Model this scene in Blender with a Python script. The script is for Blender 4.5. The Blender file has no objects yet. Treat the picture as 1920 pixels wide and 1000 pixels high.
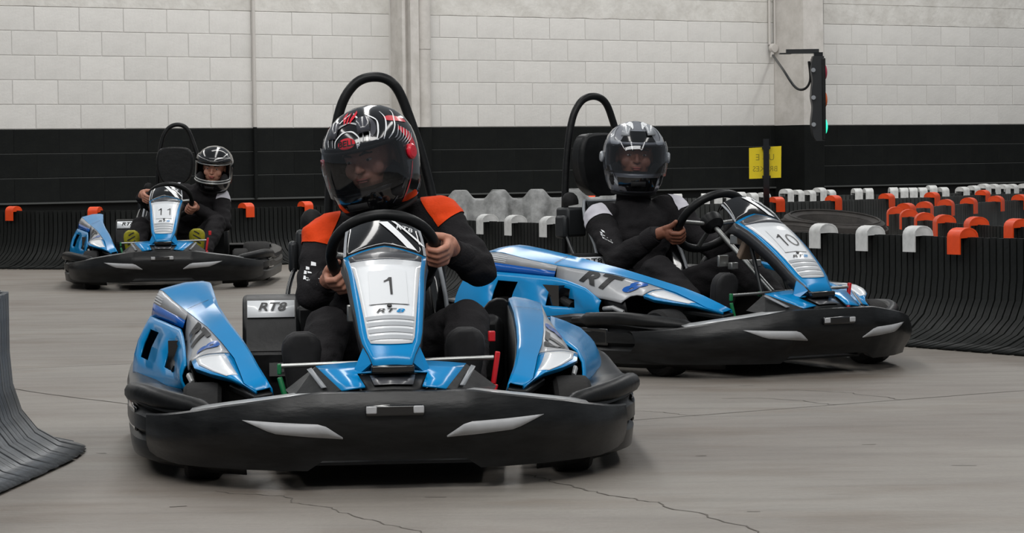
import bpy, bmesh, math, random
from mathutils import Vector, Matrix, Euler, noise
random.seed(7)
SC = bpy.context.scene
COL = SC.collection
V = Vector
# ------------------------------------------------------------------ camera
cd = bpy.data.cameras.new('camera'); cam = bpy.data.objects.new('camera', cd); COL.objects.link(cam)
cd.sensor_width = 36; cd.lens = 95.36; cd.clip_start = .1; cd.clip_end = 200
cam.matrix_world = Matrix.Translation((0, 0, .883)) @ Matrix.Rotation(math.pi/2-.0406, 4, 'X') @ Matrix.Rotation(-.0123, 4, 'Z')
SC.camera = cam
# ------------------------------------------------------------------ light
SC.view_settings.view_transform = 'Standard'; SC.view_settings.look = 'None'
SC.view_settings.exposure = 0.0; SC.view_settings.gamma = 1; SC.view_settings.use_curve_mapping = False
w = bpy.data.worlds.new('hall_light'); SC.world = w; w.use_nodes = True
w.node_tree.nodes['Background'].inputs[0].default_value = (.80, .86, .92, 1)
w.node_tree.nodes['Background'].inputs[1].default_value = .27
def area(name, loc, rot, sx, sy, power, col=(1, .985, .96)):
    l = bpy.data.lights.new(name, 'AREA'); l.shape = 'RECTANGLE'; l.size = sx; l.size_y = sy; l.energy = power; l.color = col
    o = bpy.data.objects.new(name, l); COL.objects.link(o); o.location = loc; o.rotation_euler = rot; return o
for i, (x, y, wd) in enumerate([(-7.5, 11, 1.4), (-1.2, 11, 1.4), (5.2, 11, 1.4)]):
    area('skylight_lamp', (x, y+3, 7.6), (0, 0, 0), wd*.55, 30, 560)
area('added_front_fill', (-2, -1.5, 9.5), (math.radians(38), 0, 0), 14, 2.0, 900)  # unseen fill light added behind the camera to brighten the front
area('added_wall_fill', (1.5+.559*4.5, 27.85+.674*1.5-.829*4.5, 7.4), (math.radians(42), 0, math.atan(.674)), 17, 1.2, 430)  # added area light with no visible source, brightens the back wall
# ------------------------------------------------------------------ materials
def nodes(name):
    m = bpy.data.materials.new(name); m.use_nodes = True
    return m, m.node_tree, m.node_tree.nodes['Principled BSDF']
def lin(h):
    r = [int(h[i:i+2], 16)/255 for i in (0, 2, 4)]
    return tuple([(c/12.92 if c <= .04045 else ((c+.055)/1.055)**2.4) for c in r]+[1])
def mat(name, hexc, rough=.5, metal=0, coat=0, var=.0, vscale=8, bump=0, bscale=60, spec=.5, dark=None, stretch=None, coord='Object', randv=0):
    m, t, b = nodes(name); N = t.nodes; L = t.links
    c = lin(hexc); b.inputs['Base Color'].default_value = c
    b.inputs['Roughness'].default_value = rough; b.inputs['Metallic'].default_value = metal
    b.inputs['Coat Weight'].default_value = coat; b.inputs['Coat Roughness'].default_value = .04
    b.inputs['Specular IOR Level'].default_value = spec
    tc = N.new('ShaderNodeTexCoord'); src = tc.outputs[coord]
    if stretch:
        mp = N.new('ShaderNodeMapping'); mp.inputs['Scale'].default_value = stretch; L.new(src, mp.inputs[0]); src = mp.outputs[0]
    if var or randv:
        n = N.new('ShaderNodeTexNoise'); n.inputs['Scale'].default_value = vscale; n.inputs['Detail'].default_value = 6; n.inputs['Roughness'].default_value = .65
        L.new(src, n.inputs['Vector'])
        cr = N.new('ShaderNodeMapRange'); cr.inputs[1].default_value = .35; cr.inputs[2].default_value = .68
        L.new(n.outputs[0], cr.inputs[0])
        mx = N.new('ShaderNodeMixRGB'); mx.inputs[1].default_value = c
        mx.inputs[2].default_value = lin(dark) if dark else tuple([x*(1-var) for x in c[:3]]+[1])
        L.new(cr.outputs[0], mx.inputs[0]); out = mx.outputs[0]
        if randv:
            oi = N.new('ShaderNodeObjectInfo'); mr = N.new('ShaderNodeMapRange'); mr.inputs[3].default_value = 1-randv; mr.inputs[4].default_value = 1+randv*.5
            L.new(oi.outputs['Random'], mr.inputs[0]); ml = N.new('ShaderNodeMixRGB'); ml.blend_type = 'MULTIPLY'; ml.inputs[0].default_value = 1
            L.new(out, ml.inputs[1]); L.new(mr.outputs[0], ml.inputs[2]); out = ml.outputs[0]
        L.new(out, b.inputs['Base Color'])
    if bump:
        n2 = N.new('ShaderNodeTexNoise'); n2.inputs['Scale'].default_value = bscale; n2.inputs['Detail'].default_value = 5; L.new(src, n2.inputs['Vector'])
        bp = N.new('ShaderNodeBump'); bp.inputs['Strength'].default_value = bump; bp.inputs['Distance'].default_value = .01
        L.new(n2.outputs[0], bp.inputs['Height']); L.new(bp.outputs[0], b.inputs['Normal'])
    return m
M = {}
M['blue'] = mat('blue_plastic', '0083c2', .2, coat=0, var=.08, vscale=5)
M['deepblue'] = mat('deep_blue_plastic', '0052a6', .2, coat=0, var=.08, vscale=5)
M['black'] = mat('black_plastic', '0b0c0d', .42, spec=.25, var=.5, vscale=14, dark='161718', bump=.15, bscale=30)
M['scuffed'] = mat('scuffed_black_plastic', '0b0c0d', .34, spec=.3, var=.5, vscale=9, dark='1a1b1c', bump=.08, bscale=22, stretch=(1, 1, 4))
M['gloss'] = mat('glossy_black', '0c0d0f', .12, coat=.6)
M['carbon'] = mat('dark_grey_panel', '45464a', .3, coat=.4, var=.2, vscale=30)
M['lip_dark'] = mat('dark_glossy_lip', '2e2f32', .3, var=.2, vscale=20)
M['greyplastic'] = mat('grey_plastic', '8d9196', .35, var=.2, vscale=14)
M['decal'] = mat('light_grey_decal', 'a6a8ab', .3, coat=.2, var=.12, vscale=9)
M['white'] = mat('white_decal', 'e2e5e8', .25, coat=.5, var=.06, vscale=12)
M['paper'] = mat('paper_sheet', 'd3d6d9', .5)
M['reflect'] = mat('reflector_grey', 'a9aaac', .4, var=.12, vscale=20)
M['ink'] = mat('black_ink', '101113', .4)
M['greyink'] = mat('grey_ink', 'a2a6aa', .4)
M['rubber'] = mat('tyre_rubber', '121213', .7, spec=.25, var=.4, vscale=10, dark='201f1e', bump=.2, bscale=80)
M['oldrubber'] = mat('old_tyre_rubber', '2b2927', .7, spec=.3, var=.5, vscale=9, dark='3f3b38', bump=.2, bscale=60)
M['steel'] = mat('bare_steel', 'a9aaa8', .35, metal=.9, var=.15, vscale=20)
M['frame'] = mat('dark_frame_steel', '26282a', .45, metal=.4)
M['red'] = mat('red_plastic', 'c01722', .35)
M['green'] = mat('green_plastic', '0d6a3c', .4)
M['orange'] = mat('orange_plastic', 'f04c10', .45, var=.12, vscale=8, dark='d8430c')
M['clipwhite'] = mat('white_plastic_clip', 'dededc', .5, var=.3, vscale=9, dark='b4b5b3')
M['slat'] = mat('black_barrier_plastic', '151716', .55, spec=.2, var=.5, vscale=7, dark='202221', bump=.2, bscale=35, randv=.25)
M['slatlit'] = mat('lit_barrier_plastic', '363837', .5, spec=.3, var=.5, vscale=7, dark='484a49', bump=.2, bscale=35, randv=.25)  # lighter slat copy: the light on the far rows is put into its colour
M['slatgrey'] = mat('worn_barrier_plastic', '3e4042', .42, var=.6, vscale=8, dark='74787c', bump=.3, bscale=30, randv=.15)
M['backing'] = mat('barrier_backing', '0b0c0c', .8)
M['suit'] = mat('black_race_suit', '161517', .85, var=.5, vscale=6, dark='211f21', bump=.3, bscale=140, spec=.2)
M['suitorange'] = mat('orange_fabric', 'e2430c', .75, var=.2, vscale=12, bump=.2, bscale=150, spec=.2)
M['suitwhite'] = mat('white_fabric', 'c6c4cc', .8, var=.15, vscale=12, spec=.2)
M['stitch'] = mat('red_stitching', '7a2a34', .8)
M['skin'] = mat('skin', 'c28d77', .5, var=.25, vscale=18, dark='b07660', bump=.1, bscale=120)
M['skindark'] = mat('tan_skin', '8d5c47', .55, var=.25, vscale=18, dark='784a38', bump=.1, bscale=120)
M['lip'] = mat('lips', '94483f', .5); M['eye'] = mat('eye_white', 'd8d4ce', .2); M['iris'] = mat('eye_iris', '2a1c14', .2)
M['hair'] = mat('dark_hair', '20150f', .7)
M['shoeblack'] = mat('black_shoe', '18181a', .7, var=.4, vscale=20, dark='232325')
M['shoeyellow'] = mat('yellow_shoe', 'a7a017', .6, var=.3, vscale=25, dark='7e7a20')
M['helmetgrey'] = mat('helmet_silver_grey', '9da1a6', .25, coat=.5)
M['helmetbase'] = mat('helmet_base_grey', '7b7e85', .25, coat=.5, var=.2, vscale=12)
M['helmetmid'] = mat('helmet_mid_grey', '3a3b42', .25, coat=.6)
M['line'] = mat('white_helmet_line', 'e6e8ea', .3)
M['helmetred'] = mat('helmet_red', 'c80f28', .3, coat=.4)
M['padding'] = mat('helmet_padding', '121214', .9)
M['wallwhite'] = mat('painted_white_block', 'dcdad6', .8, var=.1, vscale=3, dark='cfcdc9', bump=.25, bscale=40, randv=.05, coord='Object')
M['wallrough'] = mat('rough_white_beam', 'd9d7d2', .85, var=.2, vscale=5, dark='c4c1bb', bump=.7, bscale=16)
M['wallblack'] = mat('painted_black_block', '141616', .7, spec=.12, var=.3, vscale=5, dark='1a1c1b', bump=.2, bscale=40, randv=.15)
M['mortar'] = mat('joint_mortar', 'cfcdc9', .9); M['mortarlight'] = mat('light_joint_paint', 'dad8d4', .8)
M['mortarblack'] = mat('dark_mortar', '141616', .9); M['jointgrey'] = mat('grey_joint_line', '4c4e4d', .9)
M['column'] = mat('painted_column', 'd0ccc7', .75, var=.18, vscale=6, dark='bdb9b3', bump=.3, bscale=20)
M['greymould'] = mat('grey_moulded_barrier', 'a2a3a2', .6, var=.6, vscale=11, dark='6f706f', bump=.8, bscale=22)
M['yellow'] = mat('yellow_sign', 'efd40c', .5, var=.05); M['signink'] = mat('show_through_ink', 'a08f10', .6)
M['pvc'] = mat('pale_conduit', 'c4c0bb', .5); M['conc'] = mat('crack_filler', '5a554f', .9); M['joint'] = mat('floor_joint', '5c5751', .9)
M['whitebracket'] = mat('scratched_white_metal', 'b9bbbc', .35, metal=.3, var=.25, vscale=15)
def glass(name, col, alpha_mix, rough=.03):
    m, t, b = nodes(name); N = t.nodes; L = t.links
    tr = N.new('ShaderNodeBsdfTransparent'); tr.inputs[0].default_value = col
    gl = N.new('ShaderNodeBsdfGlossy'); gl.inputs['Roughness'].default_value = rough; gl.inputs[0].default_value = (.9, .92, .95, 1)
    fr = N.new('ShaderNodeFresnel'); fr.inputs[0].default_value = 1.5
    ad = N.new('ShaderNodeMath'); ad.operation = 'ADD'; ad.inputs[1].default_value = alpha_mix; L.new(fr.outputs[0], ad.inputs[0])
    mx = N.new('ShaderNodeMixShader'); L.new(ad.outputs[0], mx.inputs[0]); L.new(tr.outputs[0], mx.inputs[1]); L.new(gl.outputs[0], mx.inputs[2])
    L.new(mx.outputs[0], N['Material Output'].inputs[0]); return m
M['visor'] = glass('smoked_visor', (.55, .56, .6, 1), .015)
M['visorclear'] = glass('clear_visor', (.72, .73, .76, 1), .015)
def emit(name, hexc, s):
    m, t, b = nodes(name); b.inputs['Base Color'].default_value = lin(hexc); b.inputs['Emission Color'].default_value = lin(hexc); b.inputs['Emission Strength'].default_value = s; return m
M['lampgreen'] = emit('lit_green_lens', '2fe0b0', 1.3)
M['lensred'] = mat('red_lens', 'a3243c', .2); M['lensamber'] = mat('amber_lens', 'c4561a', .2)
def floor_material():
    m, t, b = nodes('polished_concrete'); N = t.nodes; L = t.links
    tc = N.new('ShaderNodeTexCoord')
    def noi(sc, det, vec=None, st=None):
        n = N.new('ShaderNodeTexNoise'); n.inputs['Scale'].default_value = sc; n.inputs['Detail'].default_value = det; n.inputs['Roughness'].default_value = .6
        mp = N.new('ShaderNodeMapping'); mp.inputs['Scale'].default_value = st or (1, 1, 1); mp.inputs['Rotation'].default_value = (0, 0, .12)
        L.new(tc.outputs['Object'], mp.inputs[0]); L.new(mp.outputs[0], n.inputs['Vector']); return n.outputs[0]
    def ramp(s, a, c1, c2, bb):
        r = N.new('ShaderNodeValToRGB'); r.color_ramp.elements[0].position = a; r.color_ramp.elements[1].position = bb
        r.color_ramp.elements[0].color = c1; r.color_ramp.elements[1].color = c2; L.new(s, r.inputs[0]); return r.outputs[0]
    def mul(a, b_, f=1):
        x = N.new('ShaderNodeMixRGB'); x.blend_type = 'MULTIPLY'; x.inputs[0].default_value = f; L.new(a, x.inputs[1]); L.new(b_, x.inputs[2]); return x.outputs[0]
    base = ramp(noi(.55, 5, st=(1, 1.8, 1)), .35, lin('777069'), lin('87827b'), .65)
    brown = ramp(noi(1.1, 6, st=(1, 2.6, 1)), .52, (1, 1, 1, 1), (.80, .74, .69, 1), .70)
    streak = ramp(noi(2.2, 8, st=(.7, 5, 1)), .46, (1, 1, 1, 1), (.80, .80, .80, 1), .72)
    fine = ramp(noi(60, 4), .3, (.92, .92, .92, 1), (1.05, 1.05, 1.05, 1), .7)
    spots = ramp(noi(9, 3, st=(.5, 3.5, 1)), .66, (1, 1, 1, 1), (.72, .71, .70, 1), .76)
    L.new(mul(mul(mul(mul(base, brown), streak), fine), spots), b.inputs['Base Color'])
    rr = N.new('ShaderNodeMapRange'); rr.inputs[3].default_value = .42; rr.inputs[4].default_value = .62; L.new(noi(3, 5, st=(1, 2, 1)), rr.inputs[0]); L.new(rr.outputs[0], b.inputs['Roughness'])
    bp = N.new('ShaderNodeBump'); bp.inputs['Strength'].default_value = .12; bp.inputs['Distance'].default_value = .01; L.new(noi(45, 5), bp.inputs['Height']); L.new(bp.outputs[0], b.inputs['Normal'])
    return m
M['floor'] = floor_material()

# ------------------------------------------------------------------ mesh helpers
def lerp(a, b, t): return a+(b-a)*t
def interp(tab, x):
    if x <= tab[0][0]: return tab[0][1]
    for (a, va), (b, vb) in zip(tab, tab[1:]):
        if x <= b: return lerp(va, vb, (x-a)/(b-a)) if not isinstance(va, tuple) else tuple(lerp(p, q, (x-a)/(b-a)) for p, q in zip(va, vb))
    return tab[-1][1]
def spline(pts, n=6):
    pts = [V(p) for p in pts]; out = []
    for i in range(len(pts)-1):
        p0 = pts[max(i-1, 0)]; p1 = pts[i]; p2 = pts[i+1]; p3 = pts[min(i+2, len(pts)-1)]
        for k in range(n):
            t = k/n; out.append(.5*((2*p1)+(p2-p0)*t+(2*p0-5*p1+4*p2-p3)*t*t+(3*p1-p0-3*p2+p3)*t**3))
    return out+[pts[-1]]
class MB:
    def __init__(s, sx=1): s.v = []; s.f = []; s.m = []; s.sx = sx
    def add(s, vs, fs, m=0):
        o = len(s.v); s.v += [(p[0]*s.sx, p[1], p[2]) for p in vs]
        for f in fs: s.f.append(tuple(o+i for i in (f if s.sx > 0 else f[::-1]))); s.m.append(m)
    def grid(s, fn, us, vs, m=0, skip=None, closed=False):
        P = [fn(u, v) for v in vs for u in us]; nu = len(us); F = []
        for j in range(len(vs)-1):
            for i in range(nu if closed else nu-1):
                if skip and skip(us[i], us[(i+1) % nu], vs[j], vs[j+1]): continue
                k = (i+1) % nu; F.append((j*nu+i, j*nu+k, (j+1)*nu+k, (j+1)*nu+i))
        s.add(P, F, m)
    def rows(s, rows, m=0, closed=False):
        nu = len(rows[0]); P = [p for r in rows for p in r]; F = []
        for j in range(len(rows)-1):
            for i in range(nu if closed else nu-1):
                k = (i+1) % nu; F.append((j*nu+i, j*nu+k, (j+1)*nu+k, (j+1)*nu+i))
        s.add(P, F, m)
    def tube(s, pts, r, n=10, m=0, cap=True, closed=False):
        pts = [V(p) for p in pts]; R = r if isinstance(r, (list, tuple)) else [r]*len(pts); rows = []; up = None; N = len(pts)
        for i, p in enumerate(pts):
            a = pts[(i-1) % N] if (closed or i > 0) else p; b = pts[(i+1) % N] if (closed or i < N-1) else p
            d = (b-a).normalized()
            if up is None: up = d.orthogonal().normalized()
            up = (up-d*up.dot(d)).normalized(); q = d.cross(up)
            rows.append([p+(up*math.cos(t)+q*math.sin(t))*R[i] for t in [2*math.pi*k/n for k in range(n)]])
        if closed: rows.append(rows[0])
        s.rows(rows, m, closed=True)
        if cap and not closed:
            s.add(rows[0], [tuple(range(n))[::-1]], m); s.add(rows[-1], [tuple(range(n))], m)
    def box(s, c, size, rot=None, m=0, taper=1):
        h = V(size)/2; vs = []
        for x, y, z in [(-1, -1, -1), (1, -1, -1), (1, 1, -1), (-1, 1, -1), (-1, -1, 1), (1, -1, 1), (1, 1, 1), (-1, 1, 1)]:
            k = taper if z > 0 else 1
            p = V((x*h.x*k, y*h.y*k, z*h.z))
            if rot is not None: p = rot @ p
            vs.append(p+V(c))
        s.add(vs, [(3, 2, 1, 0), (4, 5, 6, 7), (0, 1, 5, 4), (1, 2, 6, 5), (2, 3, 7, 6), (3, 0, 4, 7)], m)
    def prism(s, poly, off, m=0):
        """poly: list of 3-D points (front face), off: vector of the extrusion"""
        n = len(poly); off = V(off); a = [V(p) for p in poly]; b = [p+off for p in a]
        s.add(a+b, [tuple(range(n)), tuple(range(n, 2*n))[::-1]]+[(i, n+i, n+(i+1) % n, (i+1) % n) for i in range(n)], m)
    def ellipsoid(s, c, r, rot=None, nu=16, nv=10, m=0, fn=None):
        def f(u, v):
            th = 2*math.pi*u; ph = math.pi*(v-.5)
            p = V((math.cos(th)*math.cos(ph)*r[0], math.sin(th)*math.cos(ph)*r[1], math.sin(ph)*r[2]))
            if rot is not None: p = rot @ p
            return p+V(c)
        s.grid(f, [i/nu for i in range(nu)], [max(.002, min(.998, j/nv)) for j in range(nv+1)], m, closed=True)
    def ring(s, c, axis, R, r, n=40, k=10, m=0):
        ax = V(axis).normalized(); u = ax.orthogonal().normalized(); q = ax.cross(u)
        s.tube([V(c)+(u*math.cos(t)+q*math.sin(t))*R for t in [2*math.pi*i/n for i in range(n)]], r, k, m, closed=True)
    def lathe(s, prof, c, axis, n=32, m=0):
        ax = V(axis).normalized(); u = ax.orthogonal().normalized(); q = ax.cross(u)
        s.rows([[V(c)+ax*h+(u*math.cos(t)+q*math.sin(t))*r for t in [2*math.pi*i/n for i in range(n)]] for r, h in prof], m, closed=True)
    def mesh(s, name, mats, smooth=True, ang=35):
        me = bpy.data.meshes.new(name); me.from_pydata(s.v, [], s.f)
        for x in mats: me.materials.append(M[x] if isinstance(x, str) else x)
        for p, k in zip(me.polygons, s.m): p.material_index = k
        bm = bmesh.new(); bm.from_mesh(me); bmesh.ops.remove_doubles(bm, verts=bm.verts, dist=1e-5); bm.to_mesh(me); bm.free()
        if smooth: me.shade_smooth(); me.set_sharp_from_angle(angle=math.radians(ang))
        me.update(); return me
    def build(s, name, mats, parent=None, smooth=True, ang=35, solid=0, bevel=0, sub=0, normals=False, loc=None, label=None):
        if isinstance(mats, str): mats = [mats]
        me = s.mesh(name, mats, smooth, ang)
        if normals:
            bm = bmesh.new(); bm.from_mesh(me); bmesh.ops.recalc_face_normals(bm, faces=bm.faces); bm.to_mesh(me); bm.free()
        return obj(name, me, parent, solid, bevel, sub, loc, label)
def obj(name, me, parent=None, solid=0, bevel=0, sub=0, loc=None, label=None):
    o = bpy.data.objects.new(name, me); COL.objects.link(o)
    if parent: o.parent = parent
    if loc is not None: o.location = loc
    if sub: k = o.modifiers.new('sub', 'SUBSURF'); k.levels = sub; k.render_levels = sub
    if solid: k = o.modifiers.new('solid', 'SOLIDIFY'); k.thickness = abs(solid); k.offset = -1 if solid > 0 else 1
    if bevel: k = o.modifiers.new('bevel', 'BEVEL'); k.width = bevel; k.segments = 2; k.limit_method = 'ANGLE'
    if label: o['label'] = label
    return o
def thing(name, label, cat, loc=(0, 0, 0), rz=0, group=None):
    o = bpy.data.objects.new(name, None); COL.objects.link(o); o.empty_display_size = .1
    o.location = loc; o.rotation_euler = (0, 0, rz); o['label'] = label; o['category'] = cat
    if group: o['group'] = group
    return o
def struct(o): o['kind'] = 'structure'; return o
DG = None
def text_pts(s, size=1, shear=0, bold=0):
    c = bpy.data.curves.new('txt', 'FONT'); c.body = s; c.size = size; c.align_x = 'CENTER'; c.align_y = 'CENTER'; c.shear = shear; c.offset = bold; c.resolution_u = 3
    o = bpy.data.objects.new('txt', c); COL.objects.link(o); dg = bpy.context.evaluated_depsgraph_get(); me = o.evaluated_get(dg).to_mesh()
    vs = [tuple(v.co) for v in me.vertices]; fs = [tuple(p.vertices) for p in me.polygons]
    o.evaluated_get(dg).to_mesh_clear(); bpy.data.objects.remove(o); bpy.data.curves.remove(c); return vs, fs
def draw_number(mb, s, size, fn):
    one = [(.03, .36), (.10, .36), (.10, -.36), (.045, -.36), (.045, .235), (-.10, .15), (-.10, .205), (-.02, .27)]
    zero = [(.22*math.cos(a_), .365*math.sin(a_)) for a_ in [2*math.pi*i/28 for i in range(28)]]
    xs = {'1': [0], '11': [-.27, .27], '10': [-.22, .26]}[s]
    for ch, x0 in zip(s, xs):
        if ch == '1': mb.add([fn((x+x0)*size, y*size) for x, y in one], [(0, 7, 4), (0, 4, 3), (0, 3, 1), (1, 3, 2), (7, 6, 5), (7, 5, 4)])
        else: n = len(zero); mb.add([fn((x+x0)*size, y*size) for x, y in zero]+[fn((x*.72+x0)*size, y*.83*size) for x, y in zero], [(i, (i+1) % n, n+(i+1) % n, n+i) for i in range(n)])
def draw_text(mb, s, size, fn, shear=0, bold=0, m=0, flip=False, cuts=0):
    vs, fs = text_pts(s, size, shear, bold)
    if flip: fs = [f[::-1] for f in fs]
    if cuts:
        bm = bmesh.new(); bv = [bm.verts.new(v) for v in vs]
        for f in fs:
            try: bm.faces.new([bv[i] for i in f])
            except ValueError: pass
        x0, x1 = min(v[0] for v in vs), max(v[0] for v in vs); y0, y1 = min(v[1] for v in vs), max(v[1] for v in vs)
        for k in range(1, cuts): bmesh.ops.bisect_plane(bm, geom=bm.verts[:]+bm.edges[:]+bm.faces[:], plane_co=(lerp(x0, x1, k/cuts), 0, 0), plane_no=(1, 0, 0))
        for k in range(1, 6): bmesh.ops.bisect_plane(bm, geom=bm.verts[:]+bm.edges[:]+bm.faces[:], plane_co=(0, lerp(y0, y1, k/6), 0), plane_no=(0, 1, 0))
        bm.verts.index_update(); vs = [tuple(v.co) for v in bm.verts]; fs = [tuple(v.index for v in f.verts) for f in bm.faces]; bm.free()
    sx = mb.sx; mb.sx = 1; mb.add([fn(x, y) for x, y, _ in vs], fs, m); mb.sx = sx

# ------------------------------------------------------------------ setting: floor
fl = MB(); fl.add([(-16, -6, 0), (18, -6, 0), (18, 36, 0), (-16, 36, 0)], [(0, 1, 2, 3)])
floor = struct(fl.build('floor', 'floor', smooth=False))
def crack(name, pts, wd, m, amp, n=14):
    c = MB(); P = spline([(x, y, 0) for x, y in pts], n); L_, R_ = [], []
    for i, p in enumerate(P):
        d = (P[min(i+1, len(P)-1)]-P[max(i-1, 0)]).normalized(); q = V((-d.y, d.x, 0))
        p = p+q*noise.noise(p*9)*amp+q*noise.noise(p*37)*amp*.5
        ww = wd*(.6+.7*abs(noise.noise(p*14))); L_.append(p+q*ww+V((0, 0, .0012))); R_.append(p-q*ww+V((0, 0, .0012)))
    c.rows([L_, R_]); return c.build(name, m, floor, smooth=False, normals=True)
crack('joint', [(.20, 8.86), (.37, 8.98), (1.87, 9.93), (4.2, 11.4)], .004, 'joint', .004)
crack('joint', [(-3.2, 12.7), (-2.03, 10.68+.0), (-1.41, 9.84), (-.9, 9.2)], .005, 'joint', .006)
crack('joint', [(-3.4, 11.2), (-2.19, 11.56), (-1.69, 11.78), (-.8, 12.2)], .004, 'joint', .006)
crack('crack', [(.02, 7.5), (.11, 7.31), (.24, 7.03), (.38, 6.78), (.58, 6.28)], .0035, 'conc', .035)
crack('crack', [(-.8, 7.2), (-.65, 7.09), (-.5, 6.86), (-.34, 6.57), (-.2, 6.3)], .0025, 'conc', .03)
crack('crack', [(.75, 9.75), (.95, 9.72), (1.12, 9.45)], .0035, 'conc', .03)
crack('crack', [(.3, 9.35), (.45, 9.3), (.62, 9.13)], .003, 'conc', .03)
crack('crack', [(.95, 10.1), (1.2, 9.95), (1.38, 9.62)], .003, 'conc', .03)
for i in range(16):
    x = random.uniform(-1.4, 2.2); y = random.uniform(6.4, 10.5)
    crack('scuff_mark', [(x, y), (x+random.uniform(.03, .07), y+random.uniform(-.01, .02))], .004, 'conc', .004, 3)
# ------------------------------------------------------------------ setting: back wall
TH = math.atan(.674); CT, ST = math.cos(TH), math.sin(TH); WY = 24.753*1.125; ZB = 1.185
RW = Matrix.Rotation(TH, 4, 'Z')
def wp(X, out, z):  # point of the wall at world x = X, out metres in front of it
    return V((X+ST*out, WY+.674*X-CT*out, z))
wall = bpy.data.objects.new('wall_back', None)
def wall_slab(name, X0, X1, z0, z1, out0, out1, mats, parent=None, m=0):
    b = MB(); a, c = wp(X0, out0, z0), wp(X1, out0, z0); o = wp(0, out1, 0)-wp(0, out0, 0); h = V((0, 0, z1-z0))
    b.prism([a, c, c+h, a+h], o); return b.build(name, mats, parent, smooth=False, normals=True)
XL, XR = -9.2, 12.0
wall = wall_slab('wall_back', XL, XR, ZB, 4.6, 0, -.25, 'mortar'); struct(wall)
wall_slab('mortar', XL, XR, .51, ZB, 0, -.25, 'mortarblack', wall)
wall_slab('plinth', XL, XR, 0, .5, -.05, -.25, 'mortarblack', wall)
wall_slab('ledge', XL, XR, .498, .514, .02, -.2, 'jointgrey', wall)
bays = [(-4.538, XL, -1.196, 1), (-.7014, -.86, 2.90, 0), (3.6435, 3.49, XR, 1)]
BW, BH, G = .45, .225, .006
bm_cache = {}
def block_mesh(wd, mt):
    k = (round(wd, 3), mt)
    if k not in bm_cache:
        b = MB(); e = .004; x, z = wd/2, (BH-G)/2; y = -.0035
        A = [(-x, 0, -z), (x, 0, -z), (x, 0, z), (-x, 0, z)]; B = [(-x+e, y, -z+e), (x-e, y, -z+e), (x-e, y, z-e), (-x+e, y, z-e)]
        b.rows([A, B], closed=True); b.add(B, [(0, 1, 2, 3)])
        bm_cache[k] = b.mesh('block', [mt], smooth=False)
    return bm_cache[k]
for X0, xa, xb, par in bays:
    sa, sb = (xa-X0)/CT, (xb-X0)/CT
    sa = max(sa, (-5.7-X0)/CT); sb = min(sb, (7.3-X0)/CT)
    for j in range(-3, 5):
        odd = (j % 2 == 0) if par else (j % 2 == 1)
        k = math.floor((sa-.225*odd)/BW); mt = 'wallwhite' if j >= 0 else 'wallblack'
        while True:
            a = k*BW+.225*odd; b_ = a+BW; k += 1
            if a > sb: break
            a, b_ = max(a, sa), min(b_, sb)
            if b_-a < .03: continue
            o = obj('block', block_mesh(b_-a-G*.7, mt), wall)
            c = wp(X0+(a+b_)/2*CT, .001+random.uniform(0, .0018), ZB+BH*(j+.5)); o.location = c; o.rotation_euler = (0, 0, TH)
    # blocks well outside the frame: the same courses joined into one part
    for ea, eb in (((xa-X0)/CT, sa), (sb, (xb-X0)/CT)):
        if eb-ea < .3: continue
        for up in (0, 1):
            b = MB()
            for j in (range(0, 5) if up else range(-3, 0)):
                odd = (j % 2 == 0) if par else (j % 2 == 1); k = math.floor((ea-.225*odd)/BW)
                while k*BW+.225*odd < eb:
                    p, q = max(k*BW+.225*odd, ea)+.003, min(k*BW+.225*odd+BW, eb)-.003; k += 1
                    if q-p < .02: continue
                    z0, z1 = ZB+BH*j+.003, ZB+BH*(j+1)-.003; b.prism([wp(X0+p*CT, .0035, z0), wp(X0+q*CT, .0035, z0), wp(X0+q*CT, .0035, z1), wp(X0+p*CT, .0035, z1)], (-ST*.004, CT*.004, 0))
            b.build('distant_blocks', 'wallwhite' if up else 'wallblack', wall, smooth=False, normals=True)['kind'] = 'stuff'
    # pale, paint-filled bed joints; plain grey lines in the black courses
    for j in range(-2, 5):
        if j == 0: continue
        wall_slab('bed_joint', X0+sa*CT, X0+sb*CT, ZB+BH*j-.002, ZB+BH*j+.002, .0032, -.01, 'mortarlight' if j > 0 else 'jointgrey', wall)
    # rough beam courses above the blocks
    for zz, hh in ((5, 1), (6, 1), (7, 3), (10, 5)):
        b = MB(); n = 60; xs = [lerp(X0+sa*CT, X0+sb*CT, i/n) for i in range(n+1)]; z0, z1 = ZB+BH*zz+.004, ZB+BH*(zz+hh)-.003
        j0 = [z0+noise.noise(V((x*6, zz, 1)))*.007 for x in xs]
        b.rows([[wp(x, 0, z-.004) for x, z in zip(xs, j0)], [wp(x, .007+.003*noise.noise(V((x*5, 0, zz))), z) for x, z in zip(xs, j0)], [wp(x, .008, z1) for x in xs], [wp(x, 0, z1) for x in xs]])
        b.build('beam_course', 'wallrough', wall, smooth=False, normals=True)
def zsplit(name, build, parent, top='column', low='wallblack'):
    pass
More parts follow.
